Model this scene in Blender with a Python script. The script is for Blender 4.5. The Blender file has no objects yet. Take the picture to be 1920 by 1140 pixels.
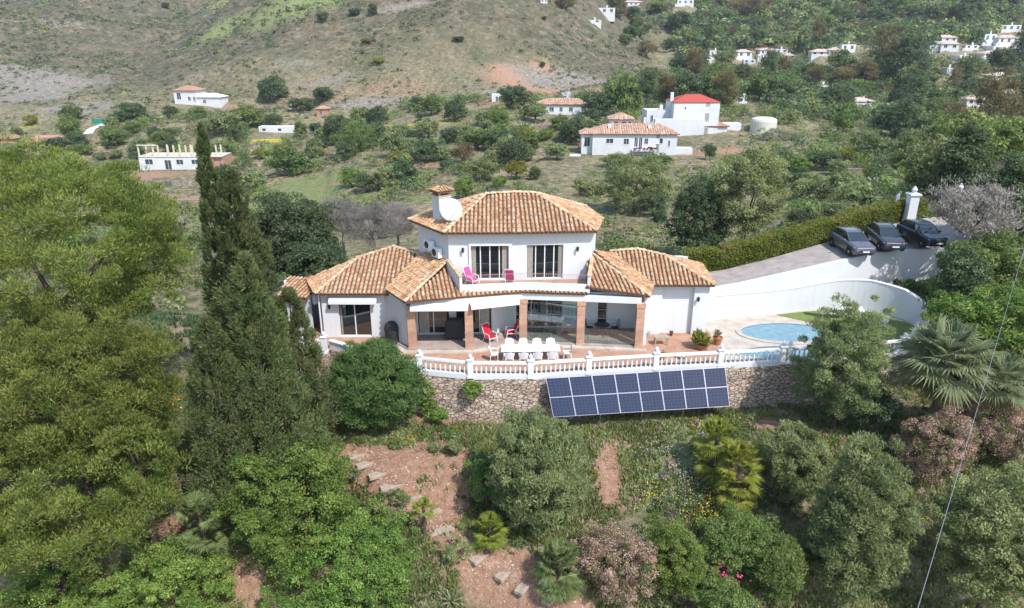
import bpy, bmesh, math, random
import numpy as np
from math import sin, cos, tan, pi, radians
from mathutils import Vector, Matrix

# ---------------------------------------------------------------- camera, world, sun, exposure
S = bpy.context.scene
C = S.collection
FPX, PITCH, CAMZ, CAMY = 1330.0, radians(20.5), 18.0, -40.0
cd = bpy.data.cameras.new('camera'); cam = bpy.data.objects.new('camera', cd); C.objects.link(cam)
cam.location = (0, CAMY, CAMZ); cam.rotation_euler = (pi/2-PITCH, 0, 0)
cd.sensor_width = 36; cd.lens = 36*FPX/1920; cd.clip_start = .5; cd.clip_end = 5000
S.camera = cam
S.render.resolution_x = 1920; S.render.resolution_y = 1140
SUN_EL, SUN_AZ = radians(52), math.atan2(.62, -.78)     # azimuth measured from +Y towards +X
w = bpy.data.worlds.new('World'); S.world = w; w.use_nodes = True
nt = w.node_tree; bg = nt.nodes['Background']
sky = nt.nodes.new('ShaderNodeTexSky'); sky.sky_type = 'NISHITA'; sky.sun_disc = False
sky.sun_elevation = SUN_EL; sky.sun_rotation = SUN_AZ; sky.air_density = 1.2; sky.dust_density = .6
nt.links.new(sky.outputs[0], bg.inputs[0]); bg.inputs[1].default_value = .15
sl = bpy.data.lights.new('sun', 'SUN'); sl.energy = 3.05; sl.angle = radians(.6); sl.color = (1, .97, .93)
so = bpy.data.objects.new('sun', sl); C.objects.link(so)
sd = Vector((sin(SUN_AZ)*cos(SUN_EL), cos(SUN_AZ)*cos(SUN_EL), sin(SUN_EL)))
so.rotation_euler = sd.to_track_quat('Z', 'Y').to_euler(); so.location = (0, 0, 60)
S.view_settings.view_transform = 'Standard'; S.view_settings.look = 'None'
S.view_settings.gamma = 1; S.view_settings.exposure = 1.0

rng = np.random.default_rng(7)
random.seed(7)
SP, CP = sin(PITCH), cos(PITCH)
def W(px, py, z):                       # where the line of sight of a pixel meets height z
    a = (px-960)/FPX; b = (py-570)/FPX
    dy = CP-b*SP; dz = -SP-b*CP; k = (z-CAMZ)/dz
    return Vector((a*k, CAMY+dy*k, z))
def DEP(y, z): return (y-CAMY)*CP-(z-CAMZ)*SP

# ---------------------------------------------------------------- terrain height
def noise2(x, y, seed=0):
    xi = np.floor(x); yi = np.floor(y); xf = x-xi; yf = y-yi
    def h(a, b):
        n = (a*374761393+b*668265263+seed*974634777).astype(np.int64)
        n = (n ^ (n >> 13))*1274126177 & 0x7fffffff
        return ((n ^ (n >> 16)) & 0xffff)/65535.0
    u = xf*xf*(3-2*xf); v = yf*yf*(3-2*yf)
    a = h(xi, yi); b = h(xi+1, yi); c = h(xi, yi+1); d = h(xi+1, yi+1)
    return (a*(1-u)+b*u)*(1-v)+(c*(1-u)+d*u)*v
def fbm(x, y, s, o=4, seed=0):
    r = 0; a = 1; t = 0
    for k in range(o):
        r = r+a*noise2(x/s*2**k, y/s*2**k, seed+k); t += a; a *= .5
    return r/t-.5
EDGE = [(-12.8,-.3),(-11.3,.15),(-10.4,-.35),(-8.4,-1.8),(-5.3,-3.1),(-2.36,-3.75),(1.06,-3.8),(4.4,-3.3),(8.35,-2.75),(12.2,-2.35),(16,-1.9),(20,-1.35),(23.8,-.6),(25.6,1.2),(28.0,3.5)]
DRF = [(13.0,5.1,2.1),(15.5,5.7,2.35),(19.0,6.5,2.85),(22.9,7.6,3.35),(26,8.9,3.55),(29,9.6,3.6),(31.6,9.7,3.6)]
DRB = [(12.6,8.6,2.1),(15.3,8.9,2.35),(18.6,9.7,2.9),(22.6,11.2,3.5),(26.4,12.9,4.0),(30.3,14.7,4.35),(33.5,16.0,4.5)]
CTRL = []
for (x, y) in EDGE:
    zf = -2.6 if -9 < x < 14 else (-1.4 if x < -9 else -2.6+(max(0,x-20)*.25))
    CTRL += [(x, y-.7, zf), (x, y-1.6, zf-.35)]
for x in (-34,-26,-18,-10,-2,6,14,22,30,38,48):
    CTRL += [(x,-10,-5.2-.3*(x>20)),(x,-16,-8.3),(x,-24,-12),(x,-34,-15.5),(x,-44,-18)]
CTRL += [(-18,-4,-2.6),(-26,-4,-3),(-34,-4,-4),(-16,1,-1.2),(-25,1,-1.8),(-34,2,-3),(-16,7,-.5),(-28,8,-2),(-16,15,-1.5),(-8,12,-.4),(0,12,-.4),(8,12,.2),(-28,18,-4),(-10,25,-3.5),(0,24,-2.5),(10,22,-1.5),
 (29,-4,-3.2),(34,-4,-2.8),(28.5,1,-1.2),(33,1,.3),(31,5,1.6),(36,5,2.4),(33.5,8.6,3.2),(40,0,-.4),(46,6,3),(40,10,3.8),(37,16,4.6),(46,18,6),(34,22,4.6),(24,17,2.3),(16,13,1.2),(30,26,3),(44,28,5),(20,24,-.5),(36,13,4.2),(34,19,4.6)]
for a, b in zip(DRF, DRB):
    CTRL += [(a[0]*.5+b[0]*.5, a[1]*.5+b[1]*.5, a[2]-.3), (b[0]-.4, b[1]+.9, b[2]-.2)]
CTRL = np.array(CTRL, float)
COLS = [-.75, -.36, 0., .25, .62]
PT = [[40,60,100,180,230,290,400,600,900],[40,60,80,110,150,180,220,270,330,450,600,900],[40,60,100,140,200,250,400,600,900],[40,60,90,140,170,220,300,350,450,650,900],[40,60,90,140,200,260,330,420,600,900]]
PZ = [[-2,-5,-12,-14,-8,3,30,88,190],[-2,-4,-8,-11,-10,-10,-5,0,6,32,78,180],[-1,-3,-6,-4,-1,2,8,60,190],[0,-2,-5,-4.5,-2.5,-1,4,11,34,90,180],[5,4.6,1,-3,-4,2,16,38,98,200]]
def inpoly(x, y, poly):
    r = np.zeros(np.shape(x), bool); n = len(poly)
    for i in range(n):
        x0, y0 = poly[i][:2]; x1, y1 = poly[(i+1) % n][:2]
        c = ((y0 > y) != (y1 > y)) & (x < (x1-x0)*(y-y0)/((y1-y0) if y1 != y0 else 1e-9)+x0)
        r ^= c
    return r
PLAT = [(x, y+.45) for x, y in EDGE[:-2]]+[(25.2,1.6),(27.3,3.9),(28.0,3.9),(27.5,5.6),(25.6,7.35),(22.9,7.75),(19.9,7.2),(17.7,6.6),(15,5.95),(13.0,5.6),(13.0,9.5),(-5,9.6),(-13.6,9),(-15,5.5),(-15,2.2),(-13,0.3)]
LEDGE = [(22.5,7.6),(25.7,7.3),(27.6,5.5),(28.1,3.6),(29.4,3.6),(31.5,6.5),(32.2,9.6),(31.6,10.2),(29,10.0),(26,9.3),(22.9,8.0)]
def ribbon_z(x, y):
    """height of the drive surface (nan outside)"""
    out = np.full(np.shape(x), np.nan)
    for i in range(len(DRF)-1):
        q = [DRF[i], DRF[i+1], DRB[i+1], DRB[i]]
        m = inpoly(x, y, q)
        zz = (DRF[i][2]+DRB[i][2])/2+((DRF[i+1][2]+DRB[i+1][2])-(DRF[i][2]+DRB[i][2]))/2*np.clip((x-DRF[i][0])/(DRF[i+1][0]-DRF[i][0]), 0, 1)
        out = np.where(m, zz, out)
    return out
def Hraw(x, y):
    x = np.asarray(x, float); y = np.asarray(y, float)
    t = np.maximum(y-CAMY, 1.); u = x/t
    zs = np.stack([np.interp(t, PT[i], PZ[i]) for i in range(5)])
    uc = np.clip(u, COLS[0], COLS[-1])
    far = np.zeros_like(t)
    idx = np.clip(np.searchsorted(COLS, uc, side='right')-1, 0, 3)
    c0 = np.array(COLS)[idx]; c1 = np.array(COLS)[idx+1]; f = (uc-c0)/(c1-c0); f = f*f*(3-2*f)
    far = np.take_along_axis(zs, idx[None], 0)[0]*(1-f)+np.take_along_axis(zs, (idx+1)[None], 0)[0]*f
    dx_ = x+33; r = np.hypot(np.where(dx_ > 0, dx_/114, dx_/150), (t-405)/165)
    far = far+np.where(r < 1, 62*(.5+.5*np.cos(pi*np.minimum(r, 1)))**.62, 0)
    far = far+np.clip((t-90)/200, 0, 1)*(fbm(x, y, 60, 4, 3)*14+np.abs(fbm(x+99, y, 44, 5, 11))*-26*np.clip((t-230)/100, 0, 1))
    far = far+fbm(x, y, 14, 3, 5)*1.3*np.clip((t-55)/30, 0, 1)
    # terraced fields
    st = np.clip((t-95)/20, 0, 1)*np.clip((235-t)/25, 0, 1)
    q = far/1.6; qf = q-np.floor(q); ter = (np.floor(q)+np.clip((qf-.8)/.2, 0, 1))*1.6
    far = far*(1-st*.6)+ter*st*.6
    k = np.clip((t-52)/22, 0, 1); k = k*k*(3-2*k)
    near = np.zeros_like(t); m = k < 1
    if m.any():
        xm = x[m] if x.ndim else x.reshape(1); ym = y[m] if y.ndim else y.reshape(1)
        ws = np.zeros(xm.shape); s = np.zeros(xm.shape)
        for cx, cy, cz in CTRL:
            ww = 1/((xm-cx)**2+(ym-cy)**2+.25)**1.7; ws += ww; s += ww*cz
        v = s/ws+fbm(xm, ym, 3.5, 4, 21)*.55
        if near.ndim: near[m] = v
        else: near = v[0]
    return near*(1-k)+far*k
def H(x, y):
    sc = np.ndim(x) == 0
    x = np.atleast_1d(np.asarray(x, float)); y = np.atleast_1d(np.asarray(y, float))
    h = Hraw(x, y)
    rz = ribbon_z(x, y); 
    front = np.interp(x, [p[0] for p in DRF], [p[1] for p in DRF]); h = np.where(np.isnan(rz), h, np.where(y-front > 1.5, rz-.25, np.minimum(rz-.8, .2+.0*x)))
    h = np.where(inpoly(x, y, LEDGE), np.minimum(h, 1.15), h)
    h = np.where(inpoly(x, y, PLAT), -.45, h)
    return float(h[0]) if sc else h
def G(px, py, lo=14., hi=900.):
    """first point where a line of sight meets the ground"""
    a = (px-960)/FPX; b = (py-570)/FPX; dy = CP-b*SP; dz = -SP-b*CP
    k = np.geomspace(lo, hi, 900); X = a*k; Y = CAMY+dy*k; Z = CAMZ+dz*k
    d = Z-H(X, Y); i = np.argmax(d < 0)
    if d[i] >= 0: i = len(k)-1
    f = d[i-1]/(d[i-1]-d[i]) if d[i] < 0 else 1
    kk = k[i-1]+(k[i]-k[i-1])*f
    return Vector((a*kk, CAMY+dy*kk, CAMZ+dz*kk))

# ---------------------------------------------------------------- helpers: objects
def tag(o, label=None, cat=None, group=None, kind=None):
    if label: o['label'] = label
    if cat: o['category'] = cat
    if group: o['group'] = group
    if kind: o['kind'] = kind
    return o
def thing(name, label, cat, loc=(0,0,0), rz=0, group=None):
    o = bpy.data.objects.new(name, None); C.objects.link(o); o.empty_display_size = .3
    o.location = loc; o.rotation_euler = (0, 0, rz)
    return tag(o, label, cat, group)
def link(name, me, parent=None, loc=None, rz=0):
    o = bpy.data.objects.new(name, me); C.objects.link(o)
    if parent: o.parent = parent
    if loc is not None: o.location = loc
    o.rotation_euler[2] = rz
    return o
KIDS = {}
def dup(root, loc, rz=0, sc=1, label=None, group=None, cat=None):
    ch = [c for c in C.objects if c.parent == root] if root not in KIDS else KIDS[root]
    if root not in KIDS: KIDS[root] = ch
    r = root.copy(); C.objects.link(r); r.location = loc; r.rotation_euler = (0, 0, rz)
    r.scale = (sc, sc, sc) if np.ndim(sc) == 0 else sc
    if label: r['label'] = label
    if group: r['group'] = group
    if cat: r['category'] = cat
    for c in ch:
        k = c.copy(); C.objects.link(k); k.parent = r
        if c not in KIDS: KIDS[c] = [g for g in C.objects if g.parent == c]
        for g in KIDS[c]:
            gg = g.copy(); C.objects.link(gg); gg.parent = k
    return r
class MB:
    """collects boxes, tubes and lathes into one mesh"""
    def __init__(s): s.v = []; s.f = []; s.a = []
    def add(s, vs, fs, val=.5):
        n = len(s.v); s.v += [tuple(p) for p in vs]; s.f += [tuple(i+n for i in f) for f in fs]; s.a += [val]*len(fs); return s
    def box(s, x0, y0, z0, x1, y1, z1, M=None, val=.5):
        vs = [Vector((x, y, z)) for z in (z0, z1) for x, y in ((x0,y0),(x1,y0),(x1,y1),(x0,y1))]
        if M: vs = [M @ p for p in vs]
        return s.add(vs, [(3,2,1,0),(4,5,6,7),(0,1,5,4),(1,2,6,5),(2,3,7,6),(3,0,4,7)], val)
    def wall(s, p, q, z0, z1, th, side=1, z0b=None, z1b=None, val=.5):
        """vertical slab from p to q; thickness to the left (side=1) of p->q"""
        p = Vector(p[:2]); q = Vector(q[:2]); d = (q-p).normalized(); n = Vector((-d.y, d.x))*th*side
        z0b = z0 if z0b is None else z0b; z1b = z1 if z1b is None else z1b
        a = [(p.x,p.y,z0),(q.x,q.y,z0b),(q.x+n.x,q.y+n.y,z0b),(p.x+n.x,p.y+n.y,z0),(p.x,p.y,z1),(q.x,q.y,z1b),(q.x+n.x,q.y+n.y,z1b),(p.x+n.x,p.y+n.y,z1)]
        return s.add(a, [(3,2,1,0),(4,5,6,7),(0,1,5,4),(1,2,6,5),(2,3,7,6),(3,0,4,7)], val)
    def tube(s, pts, rad, n=8, cap=True, val=.5):
        pts = [Vector(p) for p in pts]
        if np.ndim(rad) == 0: rad = [rad]*len(pts)
        vs = []; fs = []
        for i, p in enumerate(pts):
            d = (pts[min(i+1, len(pts)-1)]-pts[max(i-1, 0)]).normalized()
            a = d.orthogonal().normalized() if abs(d.z) < .95 else Vector((1,0,0)); a = (a-d*a.dot(d)).normalized(); b = d.cross(a)
            vs += [p+(a*cos(2*pi*k/n)+b*sin(2*pi*k/n))*rad[i] for k in range(n)]
        for i in range(len(pts)-1):
            for k in range(n): fs.append((i*n+k, i*n+(k+1) % n, (i+1)*n+(k+1) % n, (i+1)*n+k))
        if cap: fs.append(tuple(range(n))[::-1]); fs.append(tuple(range((len(pts)-1)*n, len(pts)*n)))
        return s.add(vs, fs, val)
    def lathe(s, prof, n=12, M=None, val=.5):
        vs = []; fs = []
        for r, z in prof: vs += [Vector((r*cos(2*pi*k/n), r*sin(2*pi*k/n), z)) for k in range(n)]
        for i in range(len(prof)-1):
            for k in range(n): fs.append((i*n+k, i*n+(k+1) % n, (i+1)*n+(k+1) % n, (i+1)*n+k))
        fs.append(tuple(range(n))[::-1]); fs.append(tuple(range((len(prof)-1)*n, len(prof)*n)))
        if M: vs = [M @ p for p in vs]
        return s.add(vs, fs, val)
    def prism(s, poly, z0, z1, val=.5):
        n = len(poly); ar = sum(poly[i][0]*poly[(i+1)%n][1]-poly[(i+1)%n][0]*poly[i][1] for i in range(n))
        if ar < 0: poly = poly[::-1]
        vs = [(x, y, z0) for x, y in [p[:2] for p in poly]]+[(x, y, z1) for x, y in [p[:2] for p in poly]]
        fs = [tuple(range(n))[::-1], tuple(range(n, 2*n))]+[(i, (i+1) % n, n+(i+1) % n, n+i) for i in range(n)]
        return s.add(vs, fs, val)
    def mesh(s, name, m, smooth=False, bevel=0):
        me = bpy.data.meshes.new(name); me.from_pydata(s.v, [], s.f)
        at = me.attributes.new('v', 'FLOAT', 'FACE'); at.data.foreach_set('value', s.a)
        if bevel:
            bm = bmesh.new(); bm.from_mesh(me)
            bmesh.ops.bevel(bm, geom=[e for e in bm.edges if e.is_manifold and e.calc_face_angle(0) > .6], offset=bevel, segments=1, affect='EDGES', clamp_overlap=True)
            bm.to_mesh(me); bm.free()
        if m: me.materials.append(m)
        if smooth: me.polygons.foreach_set('use_smooth', [True]*len(me.polygons))
        me.update(); return me
    def build(s, name, m, parent=None, loc=None, rz=0, smooth=False, bevel=0):
        return link(name, s.mesh(name, m, smooth, bevel), parent, loc, rz)

# ---------------------------------------------------------------- helpers: materials
def rgb(c): return (c[0], c[1], c[2], 1)
def mat(name, col, rough=.7, metal=0, spec=.3, noise=None, bump=None, col2=None, trans=0, coat=0, dirt=None):
    m = bpy.data.materials.new(name); m.use_nodes = True; t = m.node_tree; N = t.nodes; L = t.links
    b = N['Principled BSDF']; b.inputs['Roughness'].default_value = rough; b.inputs['Metallic'].default_value = metal
    b.inputs['Specular IOR Level'].default_value = spec; b.inputs['Base Color'].default_value = rgb(col)
    if trans: b.inputs['Transmission Weight'].default_value = trans
    if coat: b.inputs['Coat Weight'].default_value = coat; b.inputs['Coat Roughness'].default_value = .05
    tc = N.new('ShaderNodeTexCoord')
    if noise:
        n = N.new('ShaderNodeTexNoise'); n.inputs['Scale'].default_value = noise; n.inputs['Detail'].default_value = 6; n.inputs['Roughness'].default_value = .65
        L.new(tc.outputs['Object'], n.inputs['Vector'])
        r = N.new('ShaderNodeMapRange'); r.inputs[1].default_value = .32; r.inputs[2].default_value = .68; L.new(n.outputs[0], r.inputs[0])
        mx = N.new('ShaderNodeMix'); mx.data_type = 'RGBA'; mx.inputs[6].default_value = rgb(col); mx.inputs[7].default_value = rgb(col2 or [c*.8 for c in col])
        L.new(r.outputs[0], mx.inputs[0]); L.new(mx.outputs[2], b.inputs['Base Color'])
        if bump:
            bp = N.new('ShaderNodeBump'); bp.inputs['Distance'].default_value = bump; L.new(n.outputs[0], bp.inputs['Height']); L.new(bp.outputs[0], b.inputs['Normal'])
    if dirt:
        mp = N.new('ShaderNodeMapping'); mp.inputs['Scale'].default_value = (2.2, 2.2, .22); L.new(tc.outputs['Object'], mp.inputs[0])
        n3 = N.new('ShaderNodeTexNoise'); n3.inputs['Scale'].default_value = 1.6; n3.inputs['Detail'].default_value = 7; n3.inputs['Roughness'].default_value = .7; L.new(mp.outputs[0], n3.inputs[0])
        r3 = ramp_nodes(N, L, n3.outputs[0], [(.28,(.80,.77,.72)),(.48,(1,1,1)),(.9,(1,1,1))]); m3 = N.new('ShaderNodeMix'); m3.data_type = 'RGBA'; m3.blend_type = 'MULTIPLY'; m3.inputs[0].default_value = .45
        L.new(mx.outputs[2], m3.inputs[6]); L.new(r3.outputs[0], m3.inputs[7]); L.new(m3.outputs[2], b.inputs['Base Color'])
    return m
def ramp_nodes(N, L, src, stops):
    r = N.new('ShaderNodeValToRGB'); e = r.color_ramp.elements
    e[0].position = stops[0][0]; e[0].color = rgb(stops[0][1]); e[1].position = stops[-1][0]; e[1].color = rgb(stops[-1][1])
    for p, c in stops[1:-1]:
        k = e.new(p); k.color = rgb(c)
    L.new(src, r.inputs[0]); return r
def attr_mat(name, stops, rough=.7, spec=.2, noise=None, trans=0.0, objvar=0.0, bump=None):
    """colour from the per-face value 'v' (each leaf, tile or stone has its own)"""
    m = bpy.data.materials.new(name); m.use_nodes = True; t = m.node_tree; N = t.nodes; L = t.links
    b = N['Principled BSDF']; b.inputs['Roughness'].default_value = rough; b.inputs['Specular IOR Level'].default_value = spec
    a = N.new('ShaderNodeAttribute'); a.attribute_name = 'v'
    r = ramp_nodes(N, L, a.outputs['Fac'], stops); col = r.outputs[0]
    if noise:
        tc = N.new('ShaderNodeTexCoord'); n = N.new('ShaderNodeTexNoise'); n.inputs['Scale'].default_value = noise; n.inputs['Detail'].default_value = 4
        L.new(tc.outputs['Object'], n.inputs['Vector'])
        hs = N.new('ShaderNodeHueSaturation'); mr = N.new('ShaderNodeMapRange'); mr.inputs[1].default_value = .3; mr.inputs[2].default_value = .7; mr.inputs[3].default_value = .65; mr.inputs[4].default_value = 1.35
        L.new(n.outputs[0], mr.inputs[0]); L.new(mr.outputs[0], hs.inputs['Value']); L.new(col, hs.inputs['Color']); col = hs.outputs[0]
        if bump:
            bp = N.new('ShaderNodeBump'); bp.inputs['Distance'].default_value = bump; L.new(n.outputs[0], bp.inputs['Height']); L.new(bp.outputs[0], b.inputs['Normal'])
    if objvar:
        oi = N.new('ShaderNodeObjectInfo'); hs = N.new('ShaderNodeHueSaturation')
        m1 = N.new('ShaderNodeMapRange'); m1.inputs[3].default_value = 1-objvar; m1.inputs[4].default_value = 1+objvar
        m2 = N.new('ShaderNodeMath'); m2.operation = 'MULTIPLY'; m2.inputs[1].default_value = 7.31
        m3 = N.new('ShaderNodeMath'); m3.operation = 'FRACT'; m4 = N.new('ShaderNodeMapRange'); m4.inputs[3].default_value = .5-objvar*.09; m4.inputs[4].default_value = .5+objvar*.07
        L.new(oi.outputs['Random'], m1.inputs[0]); L.new(oi.outputs['Random'], m2.inputs[0]); L.new(m2.outputs[0], m3.inputs[0]); L.new(m3.outputs[0], m4.inputs[0])
        L.new(m1.outputs[0], hs.inputs['Value']); L.new(m4.outputs[0], hs.inputs['Hue']); L.new(col, hs.inputs['Color']); col = hs.outputs[0]
    L.new(col, b.inputs['Base Color'])
    if trans:
        tr = N.new('ShaderNodeBsdfTranslucent'); L.new(col, tr.inputs[0]); mx = N.new('ShaderNodeMixShader'); mx.inputs[0].default_value = trans
        L.new(b.outputs[0], mx.inputs[1]); L.new(tr.outputs[0], mx.inputs[2]); L.new(mx.outputs[0], N['Material Output'].inputs[0])
    return m
M = {}
M['white'] = mat('whitewash', (.57,.575,.585), .85, noise=1.1, col2=(.585,.59,.60), spec=.15, dirt=1)
M['whitewall'] = mat('whitewash_weathered', (.56,.565,.57), .85, noise=.8, col2=(.52,.525,.53), spec=.15, dirt=1)
M['trim'] = mat('white_paint', (.63,.63,.635), .5, spec=.4)
M['plastic'] = mat('white_plastic', (.70,.70,.70), .4, spec=.5)
M['glass'] = mat('dark_glass', (.012,.016,.018), .04, spec=.9, coat=.6)
M['curtain'] = mat('curtain_cloth', (.42,.38,.33), .9, noise=9, col2=(.3,.27,.24))
M['terracotta'] = None
M['dark'] = mat('dark_cover', (.018,.019,.022), .6, noise=5, col2=(.03,.03,.035))
M['iron'] = mat('wrought_iron', (.03,.035,.05), .4, metal=.3)
M['cushion_blue'] = mat('navy_fabric', (.01,.03,.09), .8)
M['metal'] = mat('grey_metal', (.45,.45,.47), .35, metal=.8)
M['pink'] = mat('pink_fabric', (.75,.07,.25), .8, noise=14, col2=(.6,.05,.2))
M['red'] = mat('red_fabric', (.62,.008,.03), .8, noise=14, col2=(.5,.006,.02))
M['trunk'] = mat('bark', (.12,.085,.06), .9, noise=6, bump=.05, col2=(.05,.035,.025))
M['greybark'] = mat('grey_bark', (.24,.20,.18), .9, noise=6, bump=.04, col2=(.13,.11,.1))
M['wood'] = mat('weathered_timber', (.38,.31,.24), .85, noise=4, bump=.02, col2=(.25,.2,.16))
M['concrete'] = mat('concrete', (.42,.40,.38), .85, noise=3, col2=(.28,.26,.25), bump=.01)
M['rail'] = mat('pink_iron', (.36,.24,.24), .5)
M['brown'] = mat('dark_brown_paint', (.10,.05,.035), .6)
M['grill'] = mat('grey_box', (.55,.55,.56), .5)
M['shadegreen'] = mat('green_tarp', (.01,.16,.12), .7)

TILE = [(0,(.27,.125,.062)),(.2,(.335,.17,.092)),(.4,(.385,.22,.122)),(.62,(.42,.275,.158)),(.8,(.405,.275,.175)),(1,(.46,.35,.235))]
M['tile'] = attr_mat('roof_tiles', TILE, .85, noise=5, bump=.02)
M['tilebase'] = mat('tile_channels', (.16,.09,.06), .9, noise=5, col2=(.1,.06,.045))
M['ridge'] = attr_mat('ridge_tiles', [(0,(.38,.24,.14)),(.5,(.45,.32,.20)),(1,(.50,.40,.28))], .85, noise=4, bump=.02)
M['brick'] = None

def brick_mat(name, c1, c2, mortar, scale, bw, rh, ms=.02, squash=1):
    m = bpy.data.materials.new(name); m.use_nodes = True; t = m.node_tree; N = t.nodes; L = t.links; b = N['Principled BSDF']; b.inputs['Roughness'].default_value = .85; b.inputs['Specular IOR Level'].default_value = .15
    tc = N.new('ShaderNodeTexCoord'); br = N.new('ShaderNodeTexBrick'); br.inputs['Scale'].default_value = scale
    br.inputs['Color1'].default_value = rgb(c1); br.inputs['Color2'].default_value = rgb(c2); br.inputs['Mortar'].default_value = rgb(mortar)
    br.inputs['Mortar Size'].default_value = ms; br.inputs['Brick Width'].default_value = bw; br.inputs['Row Height'].default_value = rh; br.inputs['Bias'].default_value = 0
    n = N.new('ShaderNodeTexNoise'); n.inputs['Scale'].default_value = 1.3; n.inputs['Detail'].default_value = 5; L.new(tc.outputs['Object'], n.inputs[0])
    mr = N.new('ShaderNodeMapRange'); mr.inputs[1].default_value = .3; mr.inputs[2].default_value = .7; mr.inputs[3].default_value = .8; mr.inputs[4].default_value = 1.15; L.new(n.outputs[0], mr.inputs[0])
    hs = N.new('ShaderNodeHueSaturation'); L.new(br.outputs[0], hs.inputs['Color']); L.new(mr.outputs[0], hs.inputs['Value']); L.new(hs.outputs[0], b.inputs['Base Color'])
    return m, tc, br, L, N
m, tc, br, L, N = brick_mat('terracotta_paving', (.36,.195,.125), (.40,.235,.16), (.31,.205,.15), 1, .33, .33); L.new(tc.outputs['Object'], br.inputs['Vector']); M['terracotta'] = m
m, tc, br, L, N = brick_mat('drive_paving', (.30,.26,.235), (.36,.31,.28), (.24,.21,.19), 1, .4, .2); L.new(tc.outputs['Object'], br.inputs['Vector']); M['drive'] = m
m, tc, br, L, N = brick_mat('pale_paving', (.42,.365,.305), (.46,.405,.34), (.33,.29,.245), 1, .6, .4, .012); L.new(tc.outputs['Object'], br.inputs['Vector']); M['pale'] = m
m, tc, br, L, N = brick_mat('porch_paving', (.30,.24,.21), (.36,.29,.25), (.25,.2,.18), 1, .4, .4, .012); L.new(tc.outputs['Object'], br.inputs['Vector']); M['porchfloor'] = m
m, tc, br, L, N = brick_mat('pillar_brick', (.36,.17,.105), (.46,.25,.16), (.44,.33,.26), 1, .24, .075, .012)
sx = N.new('ShaderNodeSeparateXYZ'); cb = N.new('ShaderNodeCombineXYZ'); ad = N.new('ShaderNodeMath'); L.new(tc.outputs['Object'], sx.inputs[0]); L.new(sx.outputs[0], ad.inputs[0]); L.new(sx.outputs[1], ad.inputs[1]); L.new(ad.outputs[0], cb.inputs[0]); L.new(sx.outputs[2], cb.inputs[1]); L.new(cb.outputs[0], br.inputs['Vector'])
M['brick'] = m
def stone_mat(name, scale, cols):
    m = bpy.data.materials.new(name); m.use_nodes = True; t = m.node_tree; N = t.nodes; L = t.links; b = N['Principled BSDF']; b.inputs['Roughness'].default_value = .9; b.inputs['Specular IOR Level'].default_value = .15
    tc = N.new('ShaderNodeTexCoord'); mp = N.new('ShaderNodeMapping'); mp.inputs['Scale'].default_value = (scale, scale, scale*1.9); L.new(tc.outputs['Object'], mp.inputs[0])
    nz = N.new('ShaderNodeTexNoise'); nz.inputs['Scale'].default_value = 1.2; nz.inputs['Detail'].default_value = 3; L.new(mp.outputs[0], nz.inputs[0])
    mv = N.new('ShaderNodeVectorMath'); mv.operation = 'MULTIPLY_ADD'; mv.inputs[1].default_value = (.5,.5,.5); L.new(nz.outputs[1], mv.inputs[0]); L.new(mp.outputs[0], mv.inputs[2])
    v1 = N.new('ShaderNodeTexVoronoi'); v2 = N.new('ShaderNodeTexVoronoi'); v2.feature = 'DISTANCE_TO_EDGE'
    for v in (v1, v2): v.inputs['Scale'].default_value = 1; L.new(mv.outputs[0], v.inputs['Vector'])
    sp = N.new('ShaderNodeSeparateColor'); L.new(v1.outputs['Color'], sp.inputs[0])
    r = ramp_nodes(N, L, sp.outputs[0], cols)
    mr = N.new('ShaderNodeMapRange'); mr.inputs[1].default_value = .02; mr.inputs[2].default_value = .10; L.new(v2.outputs[0], mr.inputs[0])
    mx = N.new('ShaderNodeMix'); mx.data_type = 'RGBA'; mx.inputs[6].default_value = (.22,.16,.13,1); L.new(mr.outputs[0], mx.inputs[0]); L.new(r.outputs[0], mx.inputs[7])
    n2 = N.new('ShaderNodeTexNoise'); n2.inputs['Scale'].default_value = 9; n2.inputs['Detail'].default_value = 5; L.new(tc.outputs['Object'], n2.inputs[0])
    m2 = N.new('ShaderNodeMix'); m2.data_type = 'RGBA'; m2.blend_type = 'MULTIPLY'; m2.inputs[0].default_value = .5; L.new(mx.outputs[2], m2.inputs[6]); L.new(n2.outputs[0], m2.inputs[7]); L.new(m2.outputs[2], b.inputs['Base Color'])
    bp = N.new('ShaderNodeBump'); bp.inputs['Distance'].default_value = .05; bp.inputs['Strength'].default_value = 1; L.new(mr.outputs[0], bp.inputs['Height']); L.new(bp.outputs[0], b.inputs['Normal'])
    return m
M['stone'] = stone_mat('rubble_stone', 3.3, [(0,(.50,.36,.26)),(.3,(.64,.48,.36)),(.6,(.58,.45,.35)),(.8,(.48,.41,.35)),(1,(.72,.57,.44))])
M['fieldstone'] = stone_mat('field_stone', 1.6, [(0,(.34,.29,.24)),(.5,(.42,.35,.28)),(1,(.46,.4,.34))])

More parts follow.
